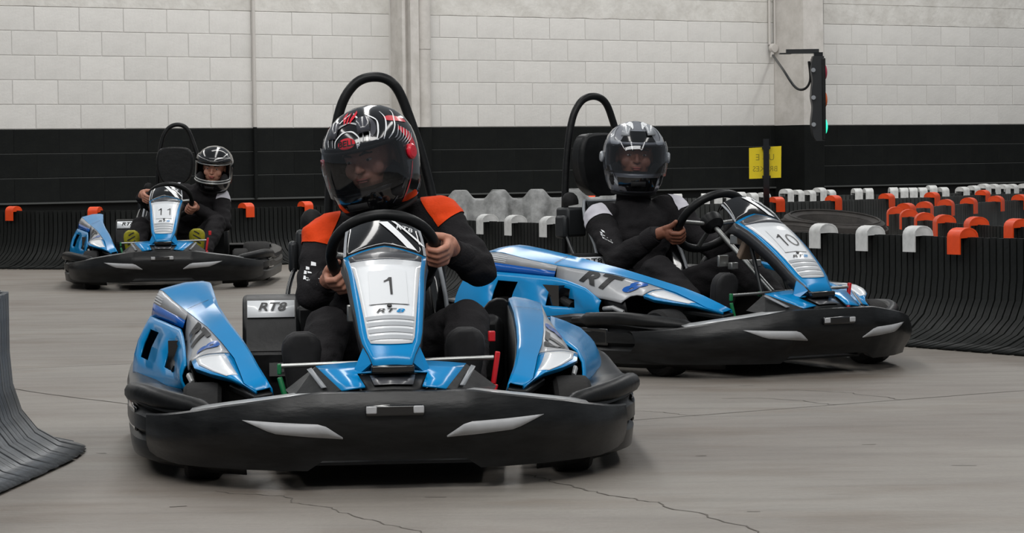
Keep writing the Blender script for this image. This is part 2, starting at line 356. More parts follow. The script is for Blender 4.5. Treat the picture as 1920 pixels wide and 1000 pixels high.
# first column with its drain pipe
def column(name, X, wdt, depth, split=True):
    root = struct(wall_slab(name, X, X+wdt*CT, ZB, 4.6, depth, 0, 'column'))
    wall_slab('black_painted_base', X, X+wdt*CT, 0, ZB, depth+.002, 0, 'wallblack', root); return root
c1 = column('column', -1.18, .12, .22)
wall_slab('flange', -1.2, -1.17, ZB, 4.6, .26, .18, 'column', c1); wall_slab('flange', -1.14, -1.06, ZB, 4.6, .30, .22, 'column', c1)
pc = wp(-.96, .14, 0)
pp = MB(); pp.tube([(pc.x, pc.y, ZB-.01), (pc.x, pc.y, 4.6)], .096, 24); dp = pp.build('drain_pipe', 'column', ang=60)
dp['label'] = 'thick white drain pipe running down the block wall beside the column'; dp['category'] = 'pipe'
pp = MB(); pp.tube([(pc.x, pc.y, 0), (pc.x, pc.y, ZB)], .097, 24); pp.build('painted_base', 'wallblack', dp, ang=60, label='black painted lower end')
pp = MB(); pp.tube([(pc.x, pc.y, 1.96), (pc.x, pc.y, 4.59)], .1005, 24); pp.build('socket', 'column', dp, ang=60)
c2 = column('column', 2.90, .277, .50)
# thin conduit at left of the wall
cc = wp(-2.475, .03, 0); pp = MB(); pp.tube([(cc.x, cc.y, ZB), (cc.x, cc.y, 4.6)], .018, 10); cv = pp.build('conduit', 'pvc', ang=60)
cv['label'] = 'thin white conduit running down the wall behind the leftmost kart'; cv['category'] = 'pipe'
pp = MB(); pp.tube([(cc.x, cc.y, .51), (cc.x, cc.y, ZB+.01)], .019, 10); pp.build('painted_base', 'wallblack', cv, ang=60, label='black painted lower end')
# conduit, socket box and cable by the traffic light
c3 = wp(2.83, .03, 0)
pp = MB(); pp.tube([(c3.x, c3.y, 2.07), (c3.x, c3.y, 4.6)], .016, 10); k = V((.06, .03, 0)); pp.tube([(c3.x+.06, c3.y+.04, 2.07), (c3.x+.06, c3.y+.04, 4.6)], .014, 10)
cd2 = pp.build('conduit', 'pvc', ang=60); cd2['label'] = 'white conduit ending in a round junction box left of the traffic light'; cd2['category'] = 'pipe'
pp = MB(); pp.lathe([(0, .05), (.045, .045), (.052, .02), (.052, 0)], (c3.x+.03, c3.y, 2.03), (ST, -CT, 0), 20); pp.tube([(c3.x+.02, c3.y-.02, 1.93), (c3.x+.03, c3.y-.02, 2.0)], .02, 10); pp.build('junction_box', 'pvc', cd2)
# ------------------------------------------------------------------ traffic light
TL = V((3.10, 27.3, 1.2)); tl = thing('traffic_light', 'black three-lamp traffic light hanging from a bracket, green lamp lit', 'traffic light', (TL.x, TL.y, 1.0))
def at_tl(mb, name, m, par=None, **k):
    mb.v = [(x-TL.x, y-TL.y, z-1.0) for x, y, z in mb.v]; return mb.build(name, m, par or tl, **k)
b = MB(); b.box((2.955, 27.42, 1.905), (.33, .05, .045)); b.box((2.79, 27.5, 1.888), (.12, .12, .012)); at_tl(b, 'bracket', 'frame')
b = MB(); b.box((3.10, 27.32, 1.86), (.09, .09, .06)); at_tl(b, 'hanger', 'gloss')
b = MB(); hh = spline([(3.035, 27.3, 1.83), (3.02, 27.3, 1.72), (3.035, 27.3, 1.6), (3.02, 27.3, 1.45), (3.035, 27.3, 1.34), (3.02, 27.3, 1.18), (3.04, 27.3, 1.05), (3.07, 27.3, 1.0)], 4)
ri = [V((3.155, 27.3, p.z)) for p in hh]
for yy in (-.08, .08):
    pass
b.rows([[p+V((0, -.08, 0)) for p in hh], [p+V((0, -.08, 0)) for p in ri], [p+V((0, .08, 0)) for p in ri], [p+V((0, .08, 0)) for p in hh]], closed=False)
b.rows([[p+V((0, .08, 0)) for p in hh], [p+V((0, -.08, 0)) for p in hh]])
b.box((3.095, 27.3, 1.84), (.11, .15, .02)); at_tl(b, 'housing', 'frame', normals=True)
b = MB(); b.box((3.145, 27.3, 1.42), (.035, .20, .82)); at_tl(b, 'front_plate', 'black', bevel=.01)
for z, mm, lb in ((1.69, 'lensred', 'red lens'), (1.415, 'lensamber', 'amber lens'), (1.145, 'lampgreen', 'lit green lens')):
    b = MB(); b.lathe([(.08, 0), (.076, .008), (.06, .018), (.03, .026), (.001, .030)], (3.162, 27.3, z), (1, 0, 0), 20); at_tl(b, 'lens', mm, label=lb)
    b = MB(); b.tube([(3.04, 27.215, z+.02), (3.04, 27.2, z+.02)], .022, 12); at_tl(b, 'hinge_cap', 'greyplastic')
b = MB(); b.tube(spline([(c3.x+.03, c3.y-.05, 1.95), (2.80, 27.9, 1.75), (2.90, 27.6, 1.55), (2.98, 27.45, 1.53), (3.03, 27.4, 1.62), (3.01, 27.33, 1.80)], 8), .013, 8)
cb = b.build('cable', 'frame', ang=60); cb['label'] = 'black cable looping from the junction box to the traffic light'; cb['category'] = 'cable'

# ------------------------------------------------------------------ barriers
PROF = [(0, .478), (0, .30), (.012, .21), (.05, .13), (.12, .07), (.22, .03), (.34, .010)]
def slat_mesh(wd, hz, flare, mt, reach=1):
    k = hz/.478; b = MB(); T = .016
    F, Bk = [], []
    for i, (o, z) in enumerate(PROF):
        o *= reach
        t = i/(len(PROF)-1); w_ = wd*(1+flare*(o/.34))/2; zz = z*k if i < 2 else z
        F.append([(-w_, -o-T/2, zz+(.0 if i else 0)), (w_, -o-T/2, zz)])
        bz = max(zz-T*.9*(o/.34)-.002, 0.001); Bk.append([(-w_, -o+T/2, bz if i > 1 else zz), (w_, -o+T/2, bz if i > 1 else zz)])
    b.rows(F); b.rows([r[::-1] for r in Bk]); b.rows([[f[0], g[0]] for f, g in zip(F, Bk)]); b.rows([[f[1], g[1]] for f, g in zip(F, Bk)])
    b.add([F[0][0], F[0][1], Bk[0][1], Bk[0][0]], [(0, 1, 2, 3)]); b.add([F[-1][0], F[-1][1], Bk[-1][1], Bk[-1][0]], [(3, 2, 1, 0)])
    me = b.mesh('slat', [mt], True, 50); bm = bmesh.new(); bm.from_mesh(me); bmesh.ops.recalc_face_normals(bm, faces=bm.faces); bm.to_mesh(me); bm.free(); return me
def clip_mesh(mt, drop=.080, dep=.112, wd=.088):
    b = MB(); h = .042; r = dep/2; prof = []
    prof.append((-r, -drop))
    for i in range(9): a = math.pi-math.pi*i/8; prof.append((math.cos(a)*r, math.sin(a)*h*(1 if True else 1)))
    prof.append((r, -drop*.5))
    out = [(y, z) for y, z in prof]; inn = [(y*.88, z-.006 if 0 < i < len(prof)-1 else z) for i, (y, z) in enumerate(prof)]
    b.rows([[(-wd/2, y, z) for y, z in out], [(wd/2, y, z) for y, z in out], [(wd/2, y, z) for y, z in inn], [(-wd/2, y, z) for y, z in inn], [(-wd/2, y, z) for y, z in out]])
    for x in (-wd/2, wd/2): b.add([(x*.97, y, z) for y, z in inn[1:-1]]+[(x*.97, 0, -.004)], [tuple(range(len(out)-1))])
    for i in (0, -1): b.add([(-wd/2, out[i][0], out[i][1]), (wd/2, out[i][0], out[i][1]), (wd/2, inn[i][0], inn[i][1]), (-wd/2, inn[i][0], inn[i][1])], [(0, 1, 2, 3)])
    me = b.mesh('clip', [mt], True, 40); bm = bmesh.new(); bm.from_mesh(me); bmesh.ops.recalc_face_normals(bm, faces=bm.faces); bm.to_mesh(me); bm.free(); return me
CLO = clip_mesh('orange'); CLW = clip_mesh('clipwhite'); CLS = clip_mesh('clipwhite', .10, .13, .080)
def barrier(label, path, clips, hz=.49, pitch=.0445, flare=0, mt='slat', side=1, group=None, seed=1, reach=1):
    P = spline([(x, y, 0) for x, y in path], 24); root = thing('track_barrier', label, 'barrier', P[len(P)//2], 0, group); org = P[len(P)//2]
    D = [0]
    for a, b_ in zip(P, P[1:]): D.append(D[-1]+(b_-a).length)
    def at(s):
        for i in range(len(P)-1):
            if D[i+1] >= s: return P[i].lerp(P[i+1], (s-D[i])/(D[i+1]-D[i])), (P[i+1]-P[i]).normalized()
        return P[-1], (P[-1]-P[-2]).normalized()
    me = slat_mesh(pitch-.009, hz, flare, mt, reach); rnd = random.Random(seed); s = pitch/2
    while s < D[-1]:
        p, d = at(s); a = math.atan2(d.y, d.x)+(math.pi if side < 0 else 0)
        o = obj('slat', me, root); o.location = p-org+V((0, 0, rnd.uniform(-.003, 0))); o.rotation_euler = (0, 0, a+rnd.uniform(-.03, .03)); s += pitch
    bk = MB(); qs = [at(D[-1]*i/50) for i in range(51)]; rows = []
    for o_, z in [(.012, hz-.012), (.012, .28), (-.02, .16), (-.1*reach, .05), (-.28*reach, .003)]:
        rows.append([p-org+V((-d.y, d.x, 0))*(o_*side)+V((0, 0, z)) for p, d in qs])
    rows = rows+[[p-org+V((-d.y, d.x, 0))*(.03*side)+V((0, 0, .0)) for p, d in qs], [p-org+V((-d.y, d.x, 0))*(.03*side)+V((0, 0, hz-.012)) for p, d in qs], rows[0]]
    bk.rows(rows); bk.build('backing', 'backing', root, smooth=False, normals=True)
    for sl, kind, dz in clips:  # sl = direction seen from the camera spot (x / y) where the clip sits on this barrier
        best = min(range(len(P)-1), key=lambda i: 0 if (P[i].x/P[i].y-sl)*(P[i+1].x/P[i+1].y-sl) <= 0 else 1+abs(P[i].x/P[i].y-sl)) if not isinstance(sl, tuple) else None
        if best is None: s_ = sl[0]
        else:
            f0, f1 = P[best].x/P[best].y-sl, P[best+1].x/P[best+1].y-sl; t = f0/(f0-f1) if f0 != f1 else 0; s_ = lerp(D[best], D[best+1], max(0, min(1, t)))
        p, d = at(s_); c = obj('clip', {'o': CLO, 'w': CLW, 's': CLS}[kind], root, label='orange clip' if kind == 'o' else 'white clip')
        c.location = p-org+V((0, 0, hz+dz)); c.rotation_euler = (0, 0, math.atan2(d.y, d.x)+(math.pi if side < 0 else 0))
    return root
S = lambda px: (px-960)/5086
barrier('long black slatted barrier with white clips sweeping past the right-hand kart to the right edge', [(-.75, 17.7), (-.30, 16.9), (.0, 16.3), (.28, 15.72), (.8, 14.7), (1.46, 13.45), (1.95, 12.6), (2.32, 12.0), (2.9, 11.1), (3.3, 10.4)],
        [(S(915), 'w', 0), (S(968), 'w', 0), (S(1034), 'w', 0), (S(1545), 'w', .004), (S(1633), 'w', .0), (S(1722), 'w', .004), (S(1806), 'o', 0)], .49, seed=2)
barrier('black slatted barrier with four orange clips behind the leftmost kart, below the wall', [(-5.6, 23.9), (-4.34, 22.95), (-3.83, 22.65), (-3.15, 22.45), (-2.48, 22.66), (-2.1, 22.97), (-1.47, 23.5), (-.9, 24.1)],
        [(S(27), 'o', -.004), (S(180), 'o', -.012), (S(463), 'o', 0), (S(574), 'o', 0)], .478, seed=3)
barrier('near black barrier end with curved worn skirt at the left edge of the track', [(-1.70, 6.0), (-1.64, 6.6), (-1.59, 7.25), (-1.55, 7.7), (-1.53, 8.05), (-1.565, 8.32), (-1.76, 8.56), (-2.16, 8.66), (-2.8, 8.66)],
        [], .49, .044, .42, 'slatgrey', reach=.66, seed=4)
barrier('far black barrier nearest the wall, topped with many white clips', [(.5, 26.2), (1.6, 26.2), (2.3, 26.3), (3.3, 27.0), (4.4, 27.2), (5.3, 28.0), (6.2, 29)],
        [(S(p), 's', z) for p, z in ((1087, 0), (1272, .0), (1324, 0), (1346, 0), (1367, 0), (1389, .01), (1411, 0), (1433, 0), (1476, .03), (1496, .018), (1518, .012), (1538, .035), (1556, .012), (1608, .02), (1629, .02), (1676, .025), (1695, .02), (1712, .02), (1730, .02), (1748, .04), (1769, .02), (1806, .02), (1826, .03), (1846, .045), (1864, .04), (1882, .035), (1898, .035), (1922, .035))]+[(S(1109), 'o', 0)], .46, mt='slatlit', seed=5)
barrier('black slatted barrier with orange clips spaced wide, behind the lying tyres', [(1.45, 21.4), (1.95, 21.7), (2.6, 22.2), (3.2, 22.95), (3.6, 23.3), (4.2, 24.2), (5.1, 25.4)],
        [(S(1457), 'o', 0), (S(1564), 'o', 0), (S(1664), 'o', 0), (S(1749), 'o', 0), (S(1844), 'o', 0)], .49, mt='slatlit', seed=6)
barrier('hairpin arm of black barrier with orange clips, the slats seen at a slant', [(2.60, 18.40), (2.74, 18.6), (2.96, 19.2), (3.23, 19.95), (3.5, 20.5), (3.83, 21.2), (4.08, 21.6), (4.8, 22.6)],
        [(S(1700), 'o', 0), (S(1735), 'o', 0), (S(1775), 'o', 0), (S(1818), 'o', 0), (S(1869), 'o', 0), (S(1914), 'o', 0)], .49, mt='slatlit', seed=7)
barrier('hairpin front arm of black barrier with big orange clips, just behind the front barrier', [(2.58, 18.35), (2.50, 18.0), (2.46, 17.4), (2.42, 16.5), (2.38, 15.6), (2.40, 15.0), (2.49, 14.4), (2.62, 13.9), (3.1, 12.9)],
        [(S(1681), 'o', 0), (S(1706), 'o', 0), (S(1735), 'o', 0), (S(1772), 'o', 0), (S(1832), 'o', 0), (S(1909), 'o', 0)], .49, seed=8)
# grey moulded block
def mould():
    o = V((.1, 18.7, 0)); r = thing('moulded_barrier', 'grey moulded plastic barrier with a peaked wavy top behind the black slats', 'barrier', (.15, 18.7, 0))
    b = MB(); xs = [i*.012 for i in range(-58, 62)]
    def peak(x):
        u = ((x-.0255+.13) % .265)/.265*2-1; a = abs(u); return max(0, min(1, (.78-a)/.5))
    rows = []
    for k in range(15):
        t = k/14; row = []
        for x in xs:
            p = peak(x); p = p*p*(3-2*p); zt = .595+.06*p
            if t < .12: y, z = -.02-.03*p-.05*t, zt-(t/.12)*.006
            elif t < .25: q = (t-.12)/.13; y, z = -.03-.03*p-.02*q, zt-.006-.035*q
            else: q = (t-.25)/.75; y, z = -.05-.03*p-(.10*p+.04)*min(1, q*1.6)-.06*q, lerp(zt-.041, 0, q)
            n = V((x*9, k*.7, 0)); row.append((x, y+noise.noise(n)*.010+noise.noise(n*3)*.005, z))
        rows.append(row)
    rows = [[(x, .16, 0) for x, y, z in rows[0]], [(x, .1, z) for x, y, z in rows[0]]]+rows
    b.rows(rows); b.build('shell', 'greymould', r, normals=True, ang=30)
mould()
# lying tyres
def big_tyre(loc, rot, R, label, s=1):
    r = thing('lying_tyre', label, 'tyre', loc); r.rotation_euler = rot
    prof = [(.60, .0), (.62, .03), (.72, .09), (.88, .115), (.96, .10), (1, .06), (1, -.06), (.96, -.10), (.88, -.115), (.72, -.09), (.62, -.03), (.60, 0)]
    b = MB(); b.lathe([(p*R, h*s) for p, h in prof], (0, 0, 0), (0, 0, 1), 48); b.build('carcass', 'oldrubber', r, normals=True)
    b = MB()
    for i in range(40):
        a = 2*math.pi*i/40; b.box((math.cos(a)*R*1.0, math.sin(a)*R*1.0, 0), (.02, .03, .13*s), Matrix.Rotation(a, 3, 'Z'))
    b.build('tread_blocks', 'oldrubber', r, smooth=False)['kind'] = 'stuff'
    b = MB(); b.ring((0, 0, .115*s), (0, 0, 1), R*.86, .006, 48, 6); b.ring((0, 0, .09*s), (0, 0, 1), R*.74, .006, 48, 6); b.build('bead_ring', 'oldrubber', r)
big_tyre((1.78, 15.0, .432), (math.radians(8), math.radians(4), 0), .29, 'dark tyre lying tilted on top of a stack behind the white-clipped barrier', .8)
big_tyre((1.74, 15.02, .226), (math.radians(0), 0, 0), .27, 'middle tyre of the stack under the tilted tyre', .65)
big_tyre((1.72, 15.02, .075), (0, 0, 0), .27, 'bottom tyre of the stack under the tilted tyre', .65)
big_tyre((1.46, 14.35, .405), (math.radians(6), math.radians(3), 0), .25, 'brownish tyre left of the tilted tyre, half hidden by the kart number panel', .8)
big_tyre((1.45, 14.37, .224), (math.radians(0), 0, 0), .24, 'middle tyre under the brownish left tyre', .65)
big_tyre((1.45, 14.37, .075), (0, 0, 0), .24, 'bottom tyre under the brownish left tyre', .65)
# yellow sign
sg = thing('sign_board', 'yellow paper sign on a thin black post, seen from behind', 'sign', (1.985, 21.1, 0))
b = MB(); b.box((0, 0, .505), (.045, .04, .98)); b.box((0, .0, .02), (.2, .2, .03)); b.build('post', 'gloss', sg, smooth=False)
b = MB(); b.prism([(-.130, .024, .685), (.118, .024, .692), (.122, .024, .938), (-.130, .024, .925)], (0, .004, 0)); sp = b.build('sheet', 'yellow', sg, smooth=False, normals=True)
b = MB()
for s_, zz, sz in (('U S E', .850, .070), ('BRAKES', .760, .060)): draw_text(b, s_, sz, lambda x, y: V((-x*.95-.005, .0232, y+zz)), flip=True)
b.build('lettering', 'signink', sp, smooth=False, label='faint show-through of mirrored lettering reading USE BRAKES')  # far-side print shining through the sheet, painted as a colour on this side
for z in (.70, .925):
    b = MB(); b.box((0, .0, z), (.065, .05, .02)); b.build('clamp', 'gloss', sg, smooth=False)

# ------------------------------------------------------------------ kart
W_T = [(0, .117), (.07, .1165), (.25, .105), (.47, .098), (.82, .083), (.93, .062), (1, .052)]
def SF(x, t, off=0):
    wv = interp(W_T, t); c = V((0, .448, .636)).lerp(V((0, 0, .335)), t); n = V((0, -.557, .83))
    return V((x, c.y, c.z))+n*(.030*4*t*(1-t)-.020*(x/.11)**2+off)
def kart(pose, number, label, pods=(-1, 1)):
    X, Y, a = pose; K = thing('go_kart', label, 'kart', (X, Y, 0), -a, 'rental go-karts on the track')
    def both(name, fn, mats, **k):
        for s in (-1, 1): b = MB(s); fn(b, s); b.build(name, mats, K, **k)
    # --- front bumper
    PX = [(0, -.078), (.2, -.072), (.3, -.045), (.4, .005), (.52, .10), (.60, .20), (.65, .30), (.67, .36)]
    ZT = [(0, .268), (.2, .266), (.3, .250), (.45, .226), (.6, .193), (.67, .180)]
    ZL = [(0, .085), (.19, .085), (.23, .058), (.45, .058), (.58, .058), (.64, .068), (.67, .080)]
    def FB(x, v, off=0):
        ax = abs(x); y = interp(PX, ax); zt, zl = interp(ZT, ax), interp(ZL, ax)
        return V((x, y-.030*math.sin(math.pi*min(1, v*1.15+.0))+.035*v*v-off, lerp(zt, zl, v)))
    b = MB(); xs = [i*.67/22 for i in range(-22, 23)]; xs = sorted(set(xs+[-.19, -.23, .19, .23]))
    vs = [i/8 for i in range(9)]
    b.grid(lambda x, v: FB(x, v), xs, vs)
    b.rows([[FB(x, 0) for x in xs], [FB(x, 0)+V((0, .012, .004)) for x in xs], [FB(x, 0)+V((0, .035, 0)) for x in xs], [FB(x, 1)+V((0, .05, .01)) for x in xs], [FB(x, 1) for x in xs]])
    fb = b.build('front_bumper', 'scuffed', K, normals=True, ang=30)
    for s in (-1, 1):
        b = MB(s); quad = [(.393, .40), (.205, .37), (.137, .64), (.30, .50)]
        def st(u, v):
            top = V((lerp(.14, .40, u), 0, 0)); return top
        z_t = [(.137, .150), (.19, .187), (.40, .196)]; z_b = [(.137, .146), (.32, .162), (.40, .195)]
        rows = []
        for f in (0, .5, 1):
            row = []
            for i in range(13):
                x = lerp(.137, .40, i/12); z = lerp(interp(z_t, x), interp(z_b, x), f); zt, zl = interp(ZT, x), interp(ZL, x); v = (zt-z)/(zt-zl); p = FB(x, v, .003); row.append(p)
            rows.append(row)
        b.rows(rows); b.build('reflector', 'reflect', fb, solid=.002, normals=True)
    b = MB(); b.box((0, -.104, .222), (.155, .02, .030)); b.build('handle_slot', 'gloss', fb, bevel=.006)
    for s in (-1, 1):
        b = MB(s); b.box((.062, -.114, .224), (.028, .006, .020)); b.build('painted_slot_glint', 'reflect', fb, bevel=.003)  # pale pieces painted in for the glints at the slot ends
    # perimeter side bumper, swept along a path from behind the front bumper to the tail
    SPP = [(.40, .10, -.045), (.50, .165, -.03), (.585, .25, -.018), (.645, .33, -.01), (.690, .42, 0), (.718, .54, 0), (.735, .7, 0), (.75, .9, -.018), (.762, 1.15, -.02), (.78, 1.45, -.02), (.785, 1.66, -.01), (.775, 1.76, 0), (.735, 1.83, .01), (.66, 1.865, .012)]
    PR = [(-.15, .22), (-.085, .238), (-.03, .243), (-.006, .232), (0, .208), (-.018, .192), (0, .175), (.0, .136), (-.018, .122), (-.004, .105), (-.010, .055), (-.06, .035)]
    for s in (-1, 1):
        pts = spline(SPP, 4); rows = [[] for _ in PR]
        for i, p in enumerate(pts):
            d = pts[min(i+1, len(pts)-1)]-pts[max(i-1, 0)]; d.z = 0; d.normalize(); n = V((d.y, -d.x, 0)); k_ = min(1, (i+3)/14)
            for r_, (o_, z) in zip(rows, PR): r_.append(V((p.x, p.y, 0))+n*(o_ if o_ > -.05 else o_*k_)+V((0, 0, z+(p.z if z > .15 else 0))))
        b = MB(s); b.rows(rows); sb = b.build('side_bumper', 'scuffed', K, normals=True, ang=40, solid=.004)
        b = MB(s); b.box((.716, .60, .158), (.012, .24, .070), Matrix.Rotation(-.12, 3, 'Z')); b.build('recess', 'gloss', sb, bevel=.012)
        b = MB(s); b.tube(spline([(.725, .70, .218), (.705, .54, .228), (.672, .42, .232), (.620, .325, .224), (.53, .235, .208), (.44, .165, .190)], 5), [.012]*3+[.028]*19+[.018]*4, 12); b.build('corner_roll', 'black', sb, ang=60)
    b = MB(); xs2 = [i*.70/10 for i in range(-10, 11)]
    b.rows([[(x, 1.86+.05*(1-(x/.7)**2)-o_, z) for x in xs2] for o_, z in [(.14, .25), (.03, .26), (0, .24), (.0, .2), (.02, .18), (0, .16), (0, .12), (.03, .09), (.12, .08)]])
    b.build('rear_bumper', 'black', K, normals=True, ang=40, solid=.004)
    # brackets (pale metal) behind the front bumper
    def br(b, s):
        pts = [(.20, -.035, .262), (.32, .0, .245), (.45, .075, .224), (.545, .16, .205)]
        b.rows([[V(p) for p in pts], [V(p)+V((-.01, .06, .008)) for p in pts]])
    both('bumper_bracket', br, 'whitebracket', solid=.006, normals=True)
    # floor tray and frame tubes
    b = MB(); b.prism([(-.28, .12, .055), (.28, .12, .055), (.36, .9, .05), (-.36, .9, .05)], (0, 0, .008)); b.build('floor_tray', 'frame', K, normals=True, smooth=False)
    for s in (-1, 1):
        b = MB(s); b.tube(spline([(.18, -.02, .12), (.27, .12, .08), (.31, .5, .08), (.36, 1.0, .08), (.34, 1.8, .10)], 5), .016, 8); b.tube([(.31, .35, .08), (.50, .35, .13)], .016, 8); b.tube([(.3, 1.38, .14), (.66, 1.38, .14)], .018, 8); b.build('frame_tube', 'frame', K, ang=60)
    # wheels
    for nm, x, y, r, wd in (('wheel', .512, .35, .134, .105), ('wheel', .60, 1.38, .142, .19)):
        for s in (-1, 1):
            b = MB(s); h = wd/2; prof = [(.62*r, -h*.8), (.72*r, -h), (.9*r, -h), (r*.985, -h*.8), (r, -h*.5), (r, h*.5), (r*.985, h*.8), (.9*r, h), (.72*r, h), (.62*r, h*.8)]
            b.lathe(prof, (x, y, r), (1, 0, 0), 36); wh = b.build(nm, 'rubber', K, normals=True)
            b = MB(s); b.lathe([(.0, h*.35), (.2*r, h*.35), (.25*r, h*.2), (.55*r, h*.3), (.62*r, h*.85), (.64*r, h*.7), (.6*r, -h*.7), (0.01, -h*.5)], (x, y, r), (1, 0, 0), 24); b.build('rim', 'greyplastic', wh, normals=True)
    # --- side pods
    ST_ = [(.165, (.320, .266, .365, .258)), (.23, (.338, .292, .397, .274)), (.30, (.357, .317, .408, .298)), (.404, (.376, .344, .425, .330)), (.553, (.402, .374, .461, .364)), (.74, (.442, .412, .505, .397)),
           (.98, (.479, .450, .556, .418)), (1.077, (.487, .463, .577, .427)), (1.25, (.50, .485, .625, .453)), (1.36, (.508, .497, .656, .474)), (1.42, (.514, .500, .670, .478)), (1.48, (.525, .492, .678, .470)), (1.54, (.545, .470, .681, .452)), (1.60, (.575, .43, .68, .42))]
    DB = [(.165, (.367, .255)), (.23, (.400, .270)), (.27, (.433, .283)), (.33, (.49, .293)), (.40, (.536, .304)), (.46, (.545, .318)), (.50, (.549, .320)), (.54, (.554, .314)), (.58, (.558, .296)), (.60, (.560, .284)), (.66, (.563, .291)), (.73, (.567, .297)), (.83, (.576, .30)), (1.06, (.583, .30))]
    ysb = [.165, .23, .30, .35, .404, .48, .553, .64, .74, .86, .98, 1.077, 1.16, 1.25, 1.31, 1.36, 1.39, 1.42, 1.45, 1.48, 1.51, 1.54, 1.57, 1.60]
    ST_L, DB_L = ST_, DB
    ST_R = [(.165, (.320, .266, .365, .258)), (.23, (.335, .288, .395, .272)), (.30, (.350, .305, .408, .293)), (.404, (.366, .330, .425, .318)), (.553, (.382, .356, .452, .342)), (.74, (.396, .384, .476, .370)),
            (.98, (.410, .412, .500, .398)), (1.077, (.414, .420, .507, .406)), (1.25, (.420, .434, .520, .418)), (1.33, (.424, .440, .528, .420)), (1.39, (.432, .434, .534, .414)), (1.44, (.445, .415, .536, .400)), (1.48, (.46, .385, .536, .38)), (1.60, (.46, .30, .53, .30))]
    DB_R = DB[:10]+[(.66, (.556, .296)), (.73, (.552, .31)), (.83, (.548, .33)), (1.06, (.545, .35))]
    for s in pods:
        ST_, DB = (ST_L, DB_L) if s < 0 else (ST_R, DB_R)
        b = MB(s)
        sec = []
        for y in ysb:
            ix, iz, bx_, bz = interp(ST_, y); L_ = math.hypot(bx_-ix, bz-iz)
            sec.append([V((ix-.004, y, iz-.028)), V((ix, y, iz-.003)), V((lerp(ix, bx_, .15), y, iz+.002)), V((lerp(ix, bx_, .5), y, lerp(iz, bz, .5)+L_*(.025 if y < 1.1 else .06))), V((lerp(ix, bx_, .86), y, bz+(iz-bz)*.14+L_*.02)), V((bx_, y, bz)), V((bx_-.002, y, bz-.008))])
        b.rows(sec); e = sec[-1]; b.rows([e, [V((p.x, 1.625, .36)) for p in e], [V((p.x, 1.62, .24)) for p in e]] if s < 0 else [e, [V((p.x, 1.62, .24)) for p in e]])
        pod = b.build('side_pod', 'blue', K, normals=True, ang=45, solid=.004)
        ys_ = 1.077; e7 = [interp(ST_, ys_+d_) for d_ in (-.002, .002)]; b = MB(s); b.rows([[V((lerp(ix, bx_, f), ys_, lerp(iz, bz, f)+.0045+math.hypot(bx_-ix, bz-iz)*.02*math.sin(math.pi*f)))+V((0, dd, 0)) for f in (.05, .3, .5, .7, .97)] for (ix, iz, bx_, bz), dd in zip(e7, (-.002, .002))]); b.build('top_seam', 'ink', pod, normals=True)
        # inner closing wall (black)
        b = MB(s); yy = [y for y in ysb]; b.rows([[(interp(ST_, y)[0]-.002, y, interp(ST_, y)[1]-.02) for y in yy], [(interp(ST_, y)[0]-.006, y, .235 if y < .3 else .12) for y in yy]])
        b.build('inner_wall', 'black', pod, solid=.004, normals=True)
        # tip shoe (black edge under the tip)
        b = MB(s); b.prism([(.318, .155, .252), (.372, .155, .244), (.44, .34, .262), (.36, .34, .29)], (0, 0, -.018)); b.build('tip_pad', 'black', pod, bevel=.004, normals=True)
        # rear quarter: grey decal strip and deep blue strip
        yq = [1.06, 1.16, 1.25, 1.33, 1.39, 1.44, 1.49, 1.55]
        G_ = lambda y: V((max(interp(ST_, y)[2]+.004, interp([(1.06, .583), (1.42, .692), (1.6, .695)], y)), y, interp([(1.06, .400), (1.42, .434), (1.6, .432)], y)))
        U_ = lambda y: V((interp([(1.06, .590), (1.42, .700), (1.6, .70)], y), y, interp([(1.06, .376), (1.42, .396), (1.6, .393)], y)))
        if s < 0:
            b = MB(s); b.rows([[V((interp(ST_, y)[2], y, interp(ST_, y)[3]-.002)) for y in yq], [G_(y) for y in yq]]); qd = b.build('quarter_decal', 'decal', pod, solid=.003, normals=True)
            b = MB(s)
            for k in range(4):
                f = .25+k*.18; b.rows([[V((interp(ST_, y)[2], y, interp(ST_, y)[3]-.002)).lerp(G_(y), f+df)+V((.0035, -.002, 0)) for y in yq[3:]] for df in (0, .05)])
            b.build('decal_stripes', 'white', qd, normals=True)
            b = MB(s); b.rows([[G_(y) for y in yq], [U_(y) for y in yq]]); b.build('lower_strip', 'deepblue', pod, solid=.003, normals=True)
        else:
            b = MB(s); yy = [.66, .73, .83, .98, 1.06, 1.2, 1.33, 1.44]; b.rows([[V((interp(ST_, y)[2], y, interp(ST_, y)[3]-.004)) for y in yy], [V((interp(ST_, y)[2]+.03, y+.01, interp(ST_, y)[3]-.07)) for y in yy]]); b.build('side_skirt', 'decal', pod, solid=.003, normals=True)
            b = MB(s); pl = [(.335, .12), (.333, .37), (.342, .405), (.36, .428), (.385, .438), (.408, .436), (.428, .42), (.436, .39), (.436, .12)]; b.prism([(x, 1.29, z) for x, z in pl], (0, .03, 0)); b.build('inner_bulkhead', 'black', pod, normals=True, bevel=.004)
        # bulge with openings
        TT = [(0, (.572, .73, .290)), (1, (.579, .83, .338)), (2, (.588, .95, .364)), (3, (.596, 1.04, .376)), (4, (.648, 1.22, .386)), (5, (.702, 1.41, .394)), (6, (.705, 1.57, .388))]
        BT = [(0, (.570, .73, .215)), (1, (.588, .81, .207)), (2, (.618, .91, .202)), (3, (.655, 1.04, .20)), (4, (.712, 1.23, .206)), (5, (.760, 1.41, .214)), (6, (.755, 1.62, .225))]
